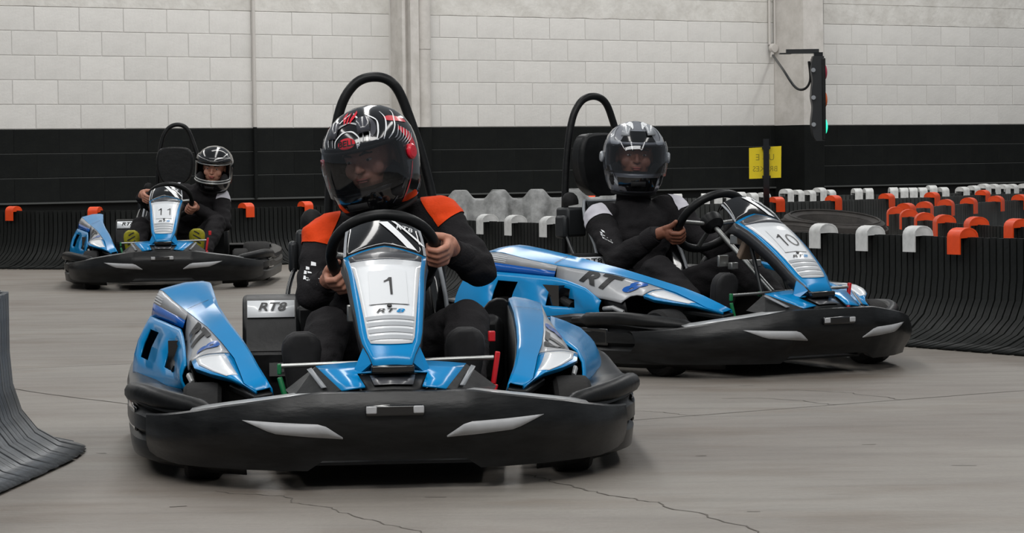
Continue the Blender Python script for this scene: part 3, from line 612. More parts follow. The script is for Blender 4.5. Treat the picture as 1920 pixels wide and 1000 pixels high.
        if s > 0:
            TT = [(0, (.525, .95, .335)), (1, (.532, 1.05, .35)), (2, (.54, 1.15, .36)), (3, (.55, 1.25, .364)), (4, (.56, 1.35, .367)), (5, (.575, 1.50, .367)), (6, (.585, 1.63, .355))]
            BT = [(0, (.60, .80, .205)), (1, (.63, .90, .20)), (2, (.655, 1.0, .20)), (3, (.68, 1.12, .20)), (4, (.712, 1.28, .205)), (5, (.738, 1.48, .212)), (6, (.742, 1.65, .225))]
        us = [0, .5, 1, 1.5, 1.8, 2.2, 2.6, 3.0, 3.5, 4.0, 4.6, 5, 5.5, 6]; vv = [0, .08, .18, .42, .66, .82, .93, 1]
        def BG(u, v):
            p = V(interp(TT, u)).lerp(V(interp(BT, u)), v); p.x += (.016 if s < 0 else .035)*math.sin(math.pi*v)*(1 if v < .95 else .2); p.z += (0 if s < 0 else .02)*math.sin(math.pi*v); return p
        b = MB(s); b.grid(BG, us, vv, skip=lambda u0, u1, v0, v1: (s < 0 and v0 >= .17 and v1 <= .67 and ((u0 >= 1.49 and u1 <= 3.01 and (u0 > 1.6 or v0 > .3)) or (u0 >= 3.99 and u1 <= 4.61))))
        b.rows([[BG(6, v) for v in vv], [BG(6, v)-V((.15, .0, 0)) for v in vv]])
        b.build('rear_cowl', 'blue', pod, solid=.006, normals=True, ang=40)
        if s < 0:
            b = MB(s); b.box((.59, 1.18, .28), (.08, .44, .13)); b.build('cowl_lining', 'gloss', pod)
            b = MB(s); b.tube([(.60, .90, .26), (.61, 1.02, .30), (.63, 1.12, .30)], .02, 8); b.build('intake_hose', 'black', pod, ang=60)
        # decal panel
        def DP(y, f, off=0):
            _, _, bx_, bz = interp(ST_, y); dx, dz = interp(DB, y); p = V((bx_, y, bz-.003)).lerp(V((dx, y, dz)), f); n = V((.75, -.30, .5)).normalized(); k = interp([(.165, .0), (.23, .002), (.36, .016), (.46, .015), (.6, .008), (1.06, .004)], y); return p+n*(k*math.sin(math.pi*f)+off)
        yd = [.46, .50, .54, .58, .60, .66, .73, .78, .83, .90, .98, 1.06]; yf = [.165, .20, .23, .27, .30, .33, .365, .40, .43, .46]
        FQ = [0, .15, .3, .45, .6, .75, .88, 1]
        b = MB(s); b.grid(lambda y, f: DP(y, f), yd, FQ); dp_ = b.build('decal_panel', 'decal', pod, solid=.003, normals=True, ang=50)
        b = MB(s); b.grid(lambda y, f: DP(y, f, .0005), yf, FQ); b.rows([[DP(y, 1, .0005) for y in yf], [DP(y, 1)+V((-.006, .004, -.012)) for y in yf]]); fe = b.build('fender_nose', 'blue', pod, solid=.003, normals=True, ang=50)
        b = MB(s); b.grid(lambda y, f: DP(y, f, .003), [.285, .30, .33, .365, .40, .43, .452], [.10, .25, .4, .55, .7, .82]); b.build('fender_decal', 'white', fe, solid=.002, normals=True, ang=50)
        b = MB(s); b.rows([[DP(.46+.004*i_, f, .002) for f in FQ] for i_ in (0, 1)]); b.build('seam', 'ink', fe, normals=True)
        b = MB(s); b.rows([[V(interp(DB, y)[:1]+(y,)+interp(DB, y)[1:])+V((-.006, 0, .004)) for y in (.585, .63, .68, .73)], [V((interp(DB, y)[0]-.03, y, .20)) for y in (.585, .63, .68, .73)]]); b.build('lower_web', 'black', pod, solid=.003, normals=True)
        b = MB(s); b.tube([(.545, .60, .245), (.558, .66, .262), (.556, .73, .255)], .010, 8); b.tube([(.548, .64, .225), (.556, .70, .235)], .008, 8); b.build('mount_bracket', 'whitebracket', pod, ang=60)
        DT = [(.40, (.536, .304)), (.50, (.549, .322)), (.60, (.556, .315)), (.70, (.562, .312)), (.83, (.573, .338)), (.96, (.584, .364)), (1.06, (.586, .385))]
        def DPT(y, f):
            a_ = DP(y, 0); c_ = DP(y, 1); dz = interp(DT, y)[1]; fr = max(.05, min(1, (a_.z-dz)/max(.001, a_.z-c_.z))); return DP(y, f*fr, .004)
        for tx, mt, cy in (('RT', 'ink', .81), ('8', 'deepblue', .60)):
            b = MB(1)
            if s < 0: fn = lambda x, y: (lambda p: V((-p.x, p.y, p.z)))(DPT(cy-x*1.15, max(0.04, min(.96, .5-y*7.6))))
            else: fn = lambda x, y: DPT((1.415-cy)+x*1.15, max(.04, min(.96, .5-y*7.6)))
            draw_text(b, tx, .15, fn, shear=.3, bold=.006, cuts=14); b.build('lettering', mt, dp_, smooth=False, label='%s lettering' % tx)
    # --- nose cover
    b = MB(); 
    def NC(u, v, off=0):
        wv = lerp(.203, .139, v); x = u*wv; y = lerp(.108, -.058, v); z = lerp(.326, .274, v)+.012*(1-u*u)+off
        return V((x, y, z))
    us_ = [-1, -.75, -.545, -.4, -.2, 0, .2, .4, .545, .75, 1]; b.grid(NC, us_, [0, .25, .45, .7, 1], skip=lambda u0, u1, v0, v1: v0 >= .44 and u0 > -.55 and u1 < .55)
    nc = b.build('nose_cover', 'blue', K, solid=.005, normals=True, ang=50)
    b = MB(); b.grid(lambda u, v: NC(u, v, -.008-.008*(v-.45)), [-.58, -.3, 0, .3, .58], [.43, .7, 1.0]); rc = b.build('recess', 'black', nc, solid=.004, normals=True)
    b = MB(); b.grid(lambda u, v: NC(u, v, -.003), [-.36, 0, .36], [.55, .93]); b.build('label_plate', 'greyink' if 0 else 'carbon', rc, solid=.002, normals=True)
    for s in (-1, 1):
        b = MB(s); q = [V((.203, .108, .325)), V((.139, -.058, .273)), V((.20, -.035, .26)), V((.265, .02, .25)), V((.285, .12, .262))]; b.add(q, [(0, 1, 2, 3, 4)]); ck = b.build('cheek', 'black', nc, solid=.004, normals=True, smooth=False)
        b = MB(s); b.add([V((.214, .085, .321)), V((.226, .083, .317)), V((.19, -.015, .275)), V((.176, -.02, .277))], [(0, 1, 2, 3)]); b.build('stripe', 'greyplastic', ck, solid=.003, normals=True)
    # --- steering fairing
    TTop = lambda x: .07*min(1, abs(x)/.117)
    def FS(u, q, off=0, k=1):
        t = lerp(TTop(u*.117), 1, q); wv = interp(W_T, t)*k; return SF(u*wv, t, off)
    un = [i/5 for i in range(-5, 6)]; qn = [i/12 for i in range(13)]
    b = MB(); b.grid(lambda u, q: FS(u, q), un, qn)
    fs = b.build('steering_fairing', 'blue', K, normals=True, ang=40, solid=.004)
    for s in (-1, 1):
        b = MB(s); b.rows([[FS(1, q) for q in qn], [FS(1, q)+V((.007*(1-q), .036, -.040)) for q in qn]]); b.build('side_lip', 'lip_dark', fs, normals=True, solid=.004)
        b = MB(s); b.prism([SF(.074, .85, -.006), SF(.100, .93, -.034), SF(.088, .97, -.034), SF(.055, .97, -.006)], (0, .006, -.006)); b.build('foot_wing', 'blue', fs, normals=True)
    b = MB(); b.box((0, .012, .322), (.115, .05, .022)); b.build('foot_pad', 'gloss', fs, bevel=.005)
    b = MB(); b.rows([[SF(x*.104, TTop(x*.117)+.022, .0025) for x in un], [SF(x*.102, .10, .003) for x in un], [SF(x*.100, .150+.012*(1-x*x), .0025) for x in un]]); b.build('top_window', 'carbon', fs, normals=True, solid=.001)
    wp_w = [(.15, .1005), (.30, .090), (.5, .080), (.75, .067), (.84, .062), (.88, .050)]
    b = MB(); ts = [.158, .25, .35, .45, .55, .65, .75, .82, .86]
    b.grid(lambda u, t: SF(u*interp(wp_w, t), t+(.014*(1-u*u) if t < .2 else 0)+(.015*(1-u*u) if t > .85 else 0), .0035), un, ts)
    npl = b.build('number_plate', 'white', fs, normals=True, solid=.001)
    b = MB(); 
    for k in range(4):
        t0 = .675+k*.047; b.rows([[SF(u*(interp(wp_w, t)-.004), t, .0055) for u in un] for t in (t0, t0+.028)])
    b.build('vent_stripes', 'greyink', npl, normals=True)
    b = MB(); b.rows([[SF(x, t, .0058) for x in (-.052, 0, .052)] for t in (.29, .4, .5, .585)]); sh = b.build('number_sheet', 'paper', npl, normals=True)
    b = MB(); b.rows([[SF(x, t, .0062) for x in (-.055, 0, .055)] for t in (.585, .589)]); sc_ = V(SF(0, .605, .006)); b.lathe([(0.0001, .003), (.006, .003), (.007, 0)], sc_, (0, -.557, .83), 12); b.build('screw', 'ink', npl)
    CH = .54
    b = MB(); draw_number(b, number, .112, lambda x, y: SF(x, .44-y/CH, .0075)); b.build('number', 'ink', npl, smooth=False, normals=True, label='black number %s' % number)
    b = MB(); draw_text(b, 'RT', .022, lambda x, y: SF(x*1.9-.014, .642-y/CH, .0065), shear=.3, bold=.0004); b.build('lettering', 'ink', npl, smooth=False, label='small RT lettering')
    b = MB(); draw_text(b, '8', .022, lambda x, y: SF(x*1.9+.026, .642-y/CH, .0065), shear=.3, bold=.0004); b.build('lettering', 'blue', npl, smooth=False, label='small blue 8')
    # dark windshield dome
    def DM(u, q, off=0):
        p0 = FS(u, 0); c = V((u*.106, .53+.01*u*u, .706-.032*u*u)); mid = V((u*.114, .468, .672-.026*u*u))
        a_ = p0.lerp(mid, q); b2 = mid.lerp(c, q); return a_.lerp(b2, q)+V((0, -.6, .8))*off
    b = MB(); b.grid(lambda u, q: DM(u, q), un, [i/6 for i in range(7)]); b.rows([[DM(u, 1) for u in un], [DM(u, 1)+V((0, .02, -.03)) for u in un]])
    dm = b.build('windshield', 'gloss', fs, normals=True, solid=.003, ang=60)
    b = MB(); b.rows([[DM(lerp(-.12, .55, i/6)+dd, lerp(.92, .06, i/6), .003) for i in range(7)] for dd in (.0, .24)]); b.build('sticker_band', 'line', dm, normals=True); b = MB(); b.rows([[DM(min(1, lerp(.22, .92, i/6)+dd), lerp(.96, .30, i/6), .003) for i in range(7)] for dd in (.0, .10)]); b.build('sticker_band', 'line', dm, normals=True)
    b = MB(); draw_text(b, 'RENTAL' if False else 'RT8', .028, lambda x, y: DM((x+.058)/.11, max(0, min(1, .75+y*9)), .003), shear=.2); b.build('lettering', 'line', dm, smooth=False)
    for s in (-1, 1):
        b = MB(s); b.rows([[DM(u, q, .002)*1 for q in (0, .3, .6, .95)] for u in (.93, 1.0)]); b.build('edge_trim', 'greyplastic', dm, normals=True)
    # --- steering wheel and column
    WC = V((.01, .77, .60)); n_ = V((0, math.sin(math.radians(50)), math.cos(math.radians(50)))); 
    b = MB(); b.ring(WC, n_, .153, .0175, 48, 12); sw = b.build('steering_wheel', 'gloss' if False else 'black', K, ang=60)
    b = MB(); e1 = V((1, 0, 0)); e2 = n_.cross(e1)
    for an in (0, 180, 270): r_ = e1*math.cos(math.radians(an))+e2*math.sin(math.radians(an))*(1 if e2.z > 0 else -1); b.tube([WC-n_*.02, WC+r_*.142], .010, 8)
    b.build('spoke', 'steel', sw, ang=60)
    b = MB(); b.lathe([(0.001, .012), (.045, .012), (.05, 0), (.045, -.03), (.02, -.05)], WC, n_, 20); b.build('hub', 'black', sw)
    b = MB(); b.tube([WC-n_*.03, WC-n_*.47+V((0, -.07, .02))], .011, 10); b.build('steering_column', 'steel', K, ang=60)
    # mechanism behind the fairing
    b = MB(); b.box((-.02, .44, .50), (.10, .03, .11), Matrix.Rotation(.6, 3, 'X')); b.build('display_back', 'cardboard', K, bevel=.006)
    b = MB(); b.build('x', 'steel', K) if 0 else None
    for c_, z_ in (((-.055, .50, .53), (.03, .05, .04)), ((-.05, .53, .42), (.035, .03, .03)), ((-.08, .56, .44), (.05, .015, .05)), ((.04, .5, .43), (.04, .04, .03))):
        b = MB(); b.box(c_, z_); b.build('clamp', 'steel', K, bevel=.004)
    b = MB(); b.tube([(-.05, .42, .55), (-.07, .3, .3), (-.08, .2, .1)], .009, 8); b.tube([(.05, .42, .55), (.07, .3, .3), (.08, .2, .1)], .009, 8); b.build('fairing_stay', 'frame', K, ang=60)
    # pedals and cross bar
    b = MB(); b.tube([(-.30, .2, .32), (.285, .2, .333)], .0065, 8); b.build('cross_bar', 'steel', K, ang=60)
    b = MB(); b.box((.29, .2, .305), (.014, .014, .09), Matrix.Rotation(.15, 3, 'Y')); b.tube([(.29, .2, .26), (.24, .2, .07)], .008, 8); b.build('pedal', 'red', K, bevel=.003, label='red pedal')
    b = MB(); b.box((.30, .45, .375), (.02, .02, .03)); b.build('brake_reservoir', 'red', K, bevel=.003)
    b = MB(); b.box((-.30, .2, .312), (.012, .014, .03)); b.tube([(-.3, .2, .29), (-.24, .2, .07)], .008, 8); b.box((-.15, .21, .320), (.016, .014, .02)); b.build('pedal', 'green', K, bevel=.003, label='green pedal')
    # seat
    SPN = [(.90, .17, .15), (1.0, .125, .185), (1.15, .10, .20), (1.30, .12, .205), (1.40, .20, .21), (1.45, .34, .21), (1.49, .48, .20), (1.53, .60, .18), (1.55, .68, .13)]
    rows = []
    for i, (y, z, hw) in enumerate(SPN):
        t = i/8; up = V((0, -math.sin(math.pi/2*min(1, t*1.25)), math.cos(math.pi/2*min(1, t*1.25)))); up.normalize(); lf = [.03, .09, .13, .17, .19, .19, .17, .10, .03][i]
        rows.append([V((hw*u*(1+.08*abs(u)), y, z))+up*lf*abs(u)**3 for u in [k/6 for k in range(-6, 7)]])
    b = MB(); b.rows(rows); seat = b.build('seat', 'gloss', K, normals=True, solid=.006, ang=60)
    edge = [r[0] for r in rows]+rows[-1][1:-1]+[r[-1] for r in rows[::-1]]
    b = MB(); b.tube(spline(edge, 2), .007, 8); b.build('seat_edge', 'greyplastic', seat, ang=60)
    # seat-back pad, hoop, engine box, engine cover
    b = MB(); pr = [(p.x, p.y) for p in spline([(-.05, .705, 0), (-.105, .75, 0), (-.132, .85, 0), (-.120, .94, 0), (-.075, .978, 0), (.08, .978, 0), (.130, .94, 0), (.145, .85, 0), (.115, .75, 0), (.05, .705, 0)], 4)]; nr = len(pr)
    c0 = V((.01, 0, 0)); b.rows([[V((x*.9, 1.555, z*.995)) for x, z in pr], [V((x, 1.57, z)) for x, z in pr], [V((x, 1.63, z)) for x, z in pr], [V((x*.9, 1.645, z*.995)) for x, z in pr]], closed=True)
    b.add([V((x*.9, 1.555, z*.995)) for x, z in pr], [tuple(range(nr))]); b.add([V((x*.9, 1.645, z*.995)) for x, z in pr], [tuple(range(nr))[::-1]]); b.build('head_pad', 'black', K, normals=True, ang=30, bevel=.006)
    b = MB(); b.tube(spline([(-.15, 1.66, .12), (-.135, 1.69, .50), (-.125, 1.69, .80), (-.095, 1.69, 1.02), (-.045, 1.69, 1.12), (.025, 1.69, 1.148), (.09, 1.69, 1.12), (.135, 1.69, 1.02), (.185, 1.68, .85), (.22, 1.66, .66), (.23, 1.62, .40), (.22, 1.6, .12)], 6), .0165, 12); b.build('roll_hoop', 'black', K, ang=70)
    b = MB(); b.box((-.19, 1.55, .59), (.10, .10, .13)); b.box((-.25, 1.53, .57), (.03, .08, .10)); eb = b.build('air_box', 'frame', K, bevel=.012)
    b = MB(); b.lathe([(.036, 0), (.038, .015), (.034, .035), (.02, .052), (0.001, .058)], (-.185, 1.56, .665), (-.15, 0, 1), 20); b.build('filter_dome', 'rubber', eb)
    b = MB(); b.tube(spline([(-.24, 1.52, .55), (-.27, 1.4, .45), (-.25, 1.3, .35)], 5), .008, 8); b.build('hose', 'gloss', K, ang=60)
    b = MB(); xs3 = [-.395, -.24]; prf = [(1.08, .30), (1.10, .34), (1.14, .385), (1.20, .445), (1.26, .462), (1.45, .455), (1.52, .40), (1.52, .2)]
    for x0, x1, sc in ((-.41, -.235, 1),): b.rows([[(x, y, z) for y, z in prf] for x in (x0, x1)]); b.add([(x0, y, z) for y, z in prf], [tuple(range(8))]); b.add([(x1, y, z) for y, z in prf], [tuple(range(8))])
    b.box((-.325, 1.1, .22), (.17, .05, .16)); b.box((-.20, 1.3, .30), (.09, .3, .26)); ec = b.build('engine_cover', 'black', K, normals=True, bevel=.012)
    b = MB(); b.rows([[(x, 1.146+.003, .398), (x, 1.196+.0, .447)] for x in (-.395, -.25)]); b.build('cover_sticker', 'white', ec, solid=.002, normals=True)
    b = MB(); draw_text(b, 'RT8', .045, lambda x, y: V((x*1.1-.322, 1.17-y*-.7+.0, .430+y*.7)), shear=.3, bold=.001); b.build('lettering', 'ink', ec, smooth=False)
    b = MB(); b.box((-.30, 1.06, .245), (.06, .012, .04)); b.tube([(-.29, 1.05, .245), (-.29, 1.045, .245)], .008, 10); b.build('latch', 'steel', ec)
    b = MB(); b.box((.33, 1.35, .28), (.14, .30, .22)); b.build('battery_box', 'black', K, bevel=.03)
    b = MB(); b.tube([(-.29, .55, .11), (-.29, .55, .20)], .03, 14); b.build('fluid_cap', 'frame', K)
    return K
M['cardboard'] = mat('tan_card', '8a7768', .7)
POSE = {1: (-.320, 7.188, -.0866), 11: (-2.371, 18.438, -.070), 10: (1.229, 10.748, -.545)}
kart(POSE[1], '1', 'blue and black go-kart number 1, nearest, driver in orange-shouldered suit')
kart(POSE[11], '11', 'blue and black go-kart number 11, far left in front of the barrier', pods=(-1,))
kart(POSE[10], '10', 'blue and black go-kart number 10 turned three-quarters to the right')

# ------------------------------------------------------------------ people
def remeshed(mb, vox, smooth=3):
    me = bpy.data.meshes.new('t'); me.from_pydata(mb.v, [], mb.f); o = bpy.data.objects.new('t', me); COL.objects.link(o)
    k = o.modifiers.new('r', 'REMESH'); k.mode = 'VOXEL'; k.voxel_size = vox
    if smooth: s_ = o.modifiers.new('s', 'SMOOTH'); s_.iterations = smooth; s_.factor = .6
    dg = bpy.context.evaluated_depsgraph_get(); dg.update(); out = bpy.data.meshes.new_from_object(o.evaluated_get(dg)); bpy.data.objects.remove(o); bpy.data.meshes.remove(me); return out
def limb(mb, pts, rad, n=14):
    pts = [V(p) for p in pts]; P = []; R = []
    for i in range(len(pts)-1):
        for k in range(4): t = k/4; P.append(pts[i].lerp(pts[i+1], t)); R.append(lerp(rad[i], rad[i+1], t))
    P.append(pts[-1]); R.append(rad[-1]); mb.tube(P, R, n)
    mb.ellipsoid(pts[0], (rad[0],)*3, nu=n, nv=8); mb.ellipsoid(pts[-1], (rad[-1],)*3, nu=n, nv=8)
    for p, r in list(zip(pts, rad))[1:-1]: mb.ellipsoid(p, (r*.99,)*3, nu=n, nv=8)
WC = V((.01, .77, .60)); WN = V((0, math.sin(math.radians(50)), math.cos(math.radians(50))))
E1 = V((1, 0, 0)); E2 = WN.cross(E1); E2 = E2 if E2.z > 0 else -E2
def rim(ang): a = math.radians(ang); r = E1*math.cos(a)+E2*math.sin(a); return WC+r*.153, r
def hand(mb, ang, wrist, thumb_up=False):
    C_, r = rim(ang); T = WN.cross(r).normalized(); A = -r; N = -WN; q_ = .88
    if T.z < 0: T = -T
    base = C_-A*.042-N*.034
    limb(mb, [wrist, base], [.026, .026])
    for i, (o_, ln, rr) in enumerate(((-.031, .84, .0082), (-.0105, .98, .0090), (.0105, 1.0, .0092), (.031, .92, .0088))):
        o_ *= .93; mcp = C_+T*o_-A*.030+N*.012; q = [base+T*o_*.6, mcp, C_+T*o_*1.0+A*(-.004)+N*.029*ln, C_+T*o_*.97+A*.020*ln+N*.019, C_+T*o_*.94+A*.024*ln-N*.003]
        limb(mb, q, [.012, rr*1.26, rr*1.14, rr, rr*.86], 10)
    mb.ellipsoid(base.lerp(C_-A*.030+N*.004, .5), (.036, .018, .030), Matrix((T, N.cross(T).normalized(), N)).transposed(), 14, 10)
    t0 = base+T*.020
    tip = [t0, C_-A*.022-N*.028+T*.036, C_+A*.004-N*.025+T*.044, C_+A*.022-N*.018+T*.046] if not thumb_up else [t0, C_-A*.026-N*.016+T*.042, C_-A*.016-N*.006+T*.060, C_-A*.008+T*.078]
    limb(mb, tip, [.014, .0125, .0110, .0092], 10)
def head_matrix(c, yaw, pitch, roll): return Matrix.Translation(c) @ Matrix.Rotation(yaw, 4, 'Z') @ Matrix.Rotation(roll, 4, 'Y') @ Matrix.Rotation(pitch, 4, 'X')
HW = [(-.165, (.092, .120, .090)), (-.15, (.108, .150, .112)), (-.12, (.121, .168, .130)), (-.08, (.131, .172, .145)), (-.04, (.136, .166, .156)), (0, (.138, .158, .164)), (.04, (.134, .148, .162)), (.08, (.119, .126, .146)), (.11, (.096, .098, .118)), (.13, (.068, .066, .083)), (.142, (.034, .034, .044)), (.146, (.003, .003, .004))]
def HS(th, z, off=0):
    """helmet surface; th = 0 straight ahead (-Y), positive to +X"""
    wv, fr, bk = interp([(a_, b_) for a_, b_ in HW], z); s_, c_ = math.sin(th), math.cos(th); L_ = fr if c_ > 0 else bk; e = .92
    p = V((wv*math.copysign(abs(s_)**e, s_), -L_*math.copysign(abs(c_)**e, c_), z)); n = V((p.x/.0185, p.y/.026, z*48 if z > 0 else z*8)).normalized(); return p+n*off
HVZ0, HVZ1 = -.068, .046
def helmet(parent, Mx, style):
    b = MB(); zs = [-.165, -.15, -.135, -.12, -.10, -.085, HVZ0, -.05, -.03, -.01, .01, .028, HVZ1, .062, .078, .094, .108, .120, .130, .137, .142, .1455, .146]; nt = 56; ths = [2*math.pi*i/nt-math.pi for i in range(nt)]
    va = math.radians(72)
    inside = lambda a_: abs(((a_+math.pi) % (2*math.pi))-math.pi) < va
    b.grid(lambda u, v: Mx @ HS(u, v), ths, zs, closed=True, skip=lambda u0, u1, v0, v1: v0 >= HVZ0-1e-6 and v1 <= HVZ1+1e-6 and inside(u0) and inside(u1) and (not (u0 > 3 or u1 < -3)))
    he = b.build('helmet', {'stripes': 'gloss', 'silver': 'helmetbase', 'plain': 'gloss'}[style], parent, solid=.02, normals=True, ang=60)
    # rim trims
    b = MB(); b.tube([Mx @ HS(t, -.165, .0) for t in ths], .008, 8, closed=True); b.build('neck_roll', 'padding', he, ang=60)
    vt = [math.radians(a_) for a_ in range(-72, 73, 8)]
    b = MB(); b.tube([Mx @ HS(t, HVZ0, -.002) for t in vt]+[Mx @ HS(t, HVZ1, -.002) for t in vt[::-1]], .0055, 8, closed=True); b.build('visor_seal', 'padding' if style != 'plain' else 'steel', he, ang=60)
    # cheek pads
    for s in (-1, 1):
        b = MB(); b.ellipsoid(Mx @ V((s*.088, -.07, -.085)), (.03, .055, .055), Mx.to_3x3(), 14, 8); b.build('cheek_pad', 'padding', he)
    if style != 'plain':
        b = MB(); va2 = [math.radians(a_) for a_ in range(-80, 81, 8)]; off = .008
        b.grid(lambda u, v: Mx @ HS(u, v, off+.002*math.cos(u)), va2, [HVZ0-.018, -.05, -.02, .01, .035, HVZ1+.014]); b.build('visor', 'visor' if style == 'stripes' else 'visorclear', he, normals=True, ang=80)
        for s in (-1, 1):
            b = MB(); c_ = Mx @ HS(s*math.radians(84), -.01, .006); nn = (Mx.to_3x3() @ V((s, -.1, 0))).normalized(); b.lathe([(.024, -.006), (.024, .006), (.018, .011), (0.001, .012)], c_, nn, 20); b.build('visor_pivot', 'helmetred' if style == 'stripes' else 'helmetgrey', he)
    else:
        b = MB(); b.grid(lambda u, v: Mx @ HS(u, v, .007), [math.radians(a_) for a_ in range(-78, 79, 6)], [.050, .075, .092]); b.build('raised_visor', 'gloss', he, normals=True, solid=.003)
        b = MB(); b.tube([Mx @ HS(t, HVZ0-.016, .004) for t in vt], .006, 8); b.build('chin_trim', 'steel', he, ang=60)
    # vents
    b = MB(); b.grid(lambda u, v: Mx @ HS(u, v, .007), [-.22, 0, .22], [-.125, -.105]); b.build('chin_vent', 'padding', he, normals=True, solid=.004)
    if style != 'plain':
        for s in (-1, 1):
            b = MB(); b.grid(lambda u, v: Mx @ HS(s*u, v, .012-.1*(.118-v)), [.30, .45, .62], [.085, .1, .118]); b.build('top_vent', 'helmetmid' if style == 'stripes' else 'helmetgrey', he, normals=True, solid=.008)
    def line(pts, wd, m, off=.0022, name='graphic_line'):
        P = spline([(a_, z_, 0) for a_, z_ in pts], 5); b = MB(); L_, R_ = [], []
        for i, p in enumerate(P):
            d = P[min(i+1, len(P)-1)]-P[max(i-1, 0)]; d = V((d.x*.14, d.y, 0)).normalized(); q = V((-d.y/.14, d.x, 0)); ww = wd*math.sin(math.pi*min(.93, max(.10, i/(len(P)-1))))**.5
            a1 = p+q*ww*.5; a2 = p-q*ww*.5; L_.append(Mx @ HS(a1.x, min(a1.y, .1455), off)); R_.append(Mx @ HS(a2.x, min(a2.y, .1455), off))
        b.rows([L_, R_]); return b.build(name, m, he, normals=True)
    if style == 'stripes':
        for s in (-1, 1):
            line([(s*.55, .066), (s*.60, .095), (s*.35, .125), (s*.10, .138)], .005, 'line')
            line([(s*.72, .060), (s*.85, .085), (s*.95, .112), (s*.7, .132)], .006, 'line')
            line([(s*.90, .056), (s*1.05, .078), (s*1.25, .102), (s*1.4, .125)], .005, 'line')
            line([(s*1.02, .052), (s*1.25, .066), (s*1.5, .09), (s*1.8, .115)], .0045, 'line')
            line([(s*.38, .064), (s*.42, .09), (s*.30, .112), (s*.0, .120)], .005, 'reflect')
            line([(s*.30, .062), (s*.30, .080), (s*.16, .096), (s*.0, .100)], .004, 'line')
            for k in range(6): line([(s*(1.12+.07*k), .045-.006*k), (s*(1.3+.07*k), .052-.006*k), (s*(1.50+.05*k), .075-.008*k)], .0032, 'line')
            line([(s*.62, .075), (s*.78, .1), (s*.75, .125)], .02, 'helmetmid', .0016, 'grey_flash')
            line([(s*1.45, .07), (s*1.62, .03), (s*1.70, -.03)], .024, 'helmetred', .0018, 'red_flash'); line([(s*1.25, .105), (s*1.55, .095), (s*1.85, .07)], .018, 'helmetred', .0018, 'red_flash')
            line([(s*1.35, -.05), (s*1.1, -.10), (s*.8, -.135)], .006, 'helmetmid')
            line([(s*1.50, -.04), (s*1.35, -.09), (s*1.1, -.14)], .005, 'helmetred')
        for k in (-1, 0, 1): line([(.10*k-.05, .118), (.14*k-.05, .128), (.4*k-.06, .140)], .010, 'helmetred', .0026, 'red_bar')
        b = MB(); n = 28; pts = [(.20*math.cos(2*math.pi*i/n), .0148*math.sin(2*math.pi*i/n)+.069) for i in range(n)]; b.add([Mx @ HS(x, z, .0035) for x, z in pts]+[Mx @ HS(0, .069, .0035)], [(i, (i+1) % n, n) for i in range(n)]); lg = b.build('logo', 'helmetred', he, normals=True, label='red oval logo')
        b = MB(); draw_text(b, 'BELL', .022, lambda x, y: Mx @ HS(x/.125, .069+y, .0048), bold=.0006); b.build('logo_lettering', 'ink', he, smooth=False, label='BELL lettering')
        b = MB(); draw_text(b, 'P', .016, lambda x, y: Mx @ HS(x/.125+.26, .056+y, .0048), bold=.0006); b.build('small_lettering', 'line', he, smooth=False)
    if style == 'silver':
        b = MB(); b.grid(lambda u, v: Mx @ HS(u*(1-(v-.062)*6), v, .004), [i*.1 for i in range(-6, 7)], [.062, .075, .09, .105]); b.build('forehead_panel', 'gloss', he, normals=True)
        b = MB(); b.grid(lambda u, v: Mx @ HS(u, v, .004), [i*.1 for i in range(-7, 8)], [-.150, -.13, -.11, -.09]); b.build('chin_panel', 'gloss', he, normals=True)
        for s in (-1, 1):
            line([(s*.30, .068), (s*.45, .1), (s*.5, .125), (s*.6, .14)], .030, 'helmetgrey', .0022, 'silver_flash'); line([(s*.62, .06), (s*.9, .055), (s*1.1, .085), (s*1.2, .12)], .026, 'helmetgrey', .0022, 'silver_flash')
            line([(s*1.0, -.04), (s*.85, -.10), (s*.6, -.13)], .020, 'helmetgrey', .0022, 'silver_flash'); line([(s*1.3, .05), (s*1.35, 0), (s*1.2, -.06)], .024, 'helmetgrey', .002, 'silver_flash')
            line([(s*.20, .115), (s*.35, .130), (s*.9, .138)], .014, 'line', .0026, 'white_flash')
        line([(-.34, .064), (0, .070), (.34, .074)], .006, 'line', .003, 'white_script'); line([(-.2, .072), (.05, .079), (.3, .081)], .006, 'line', .003, 'white_script')
    return he
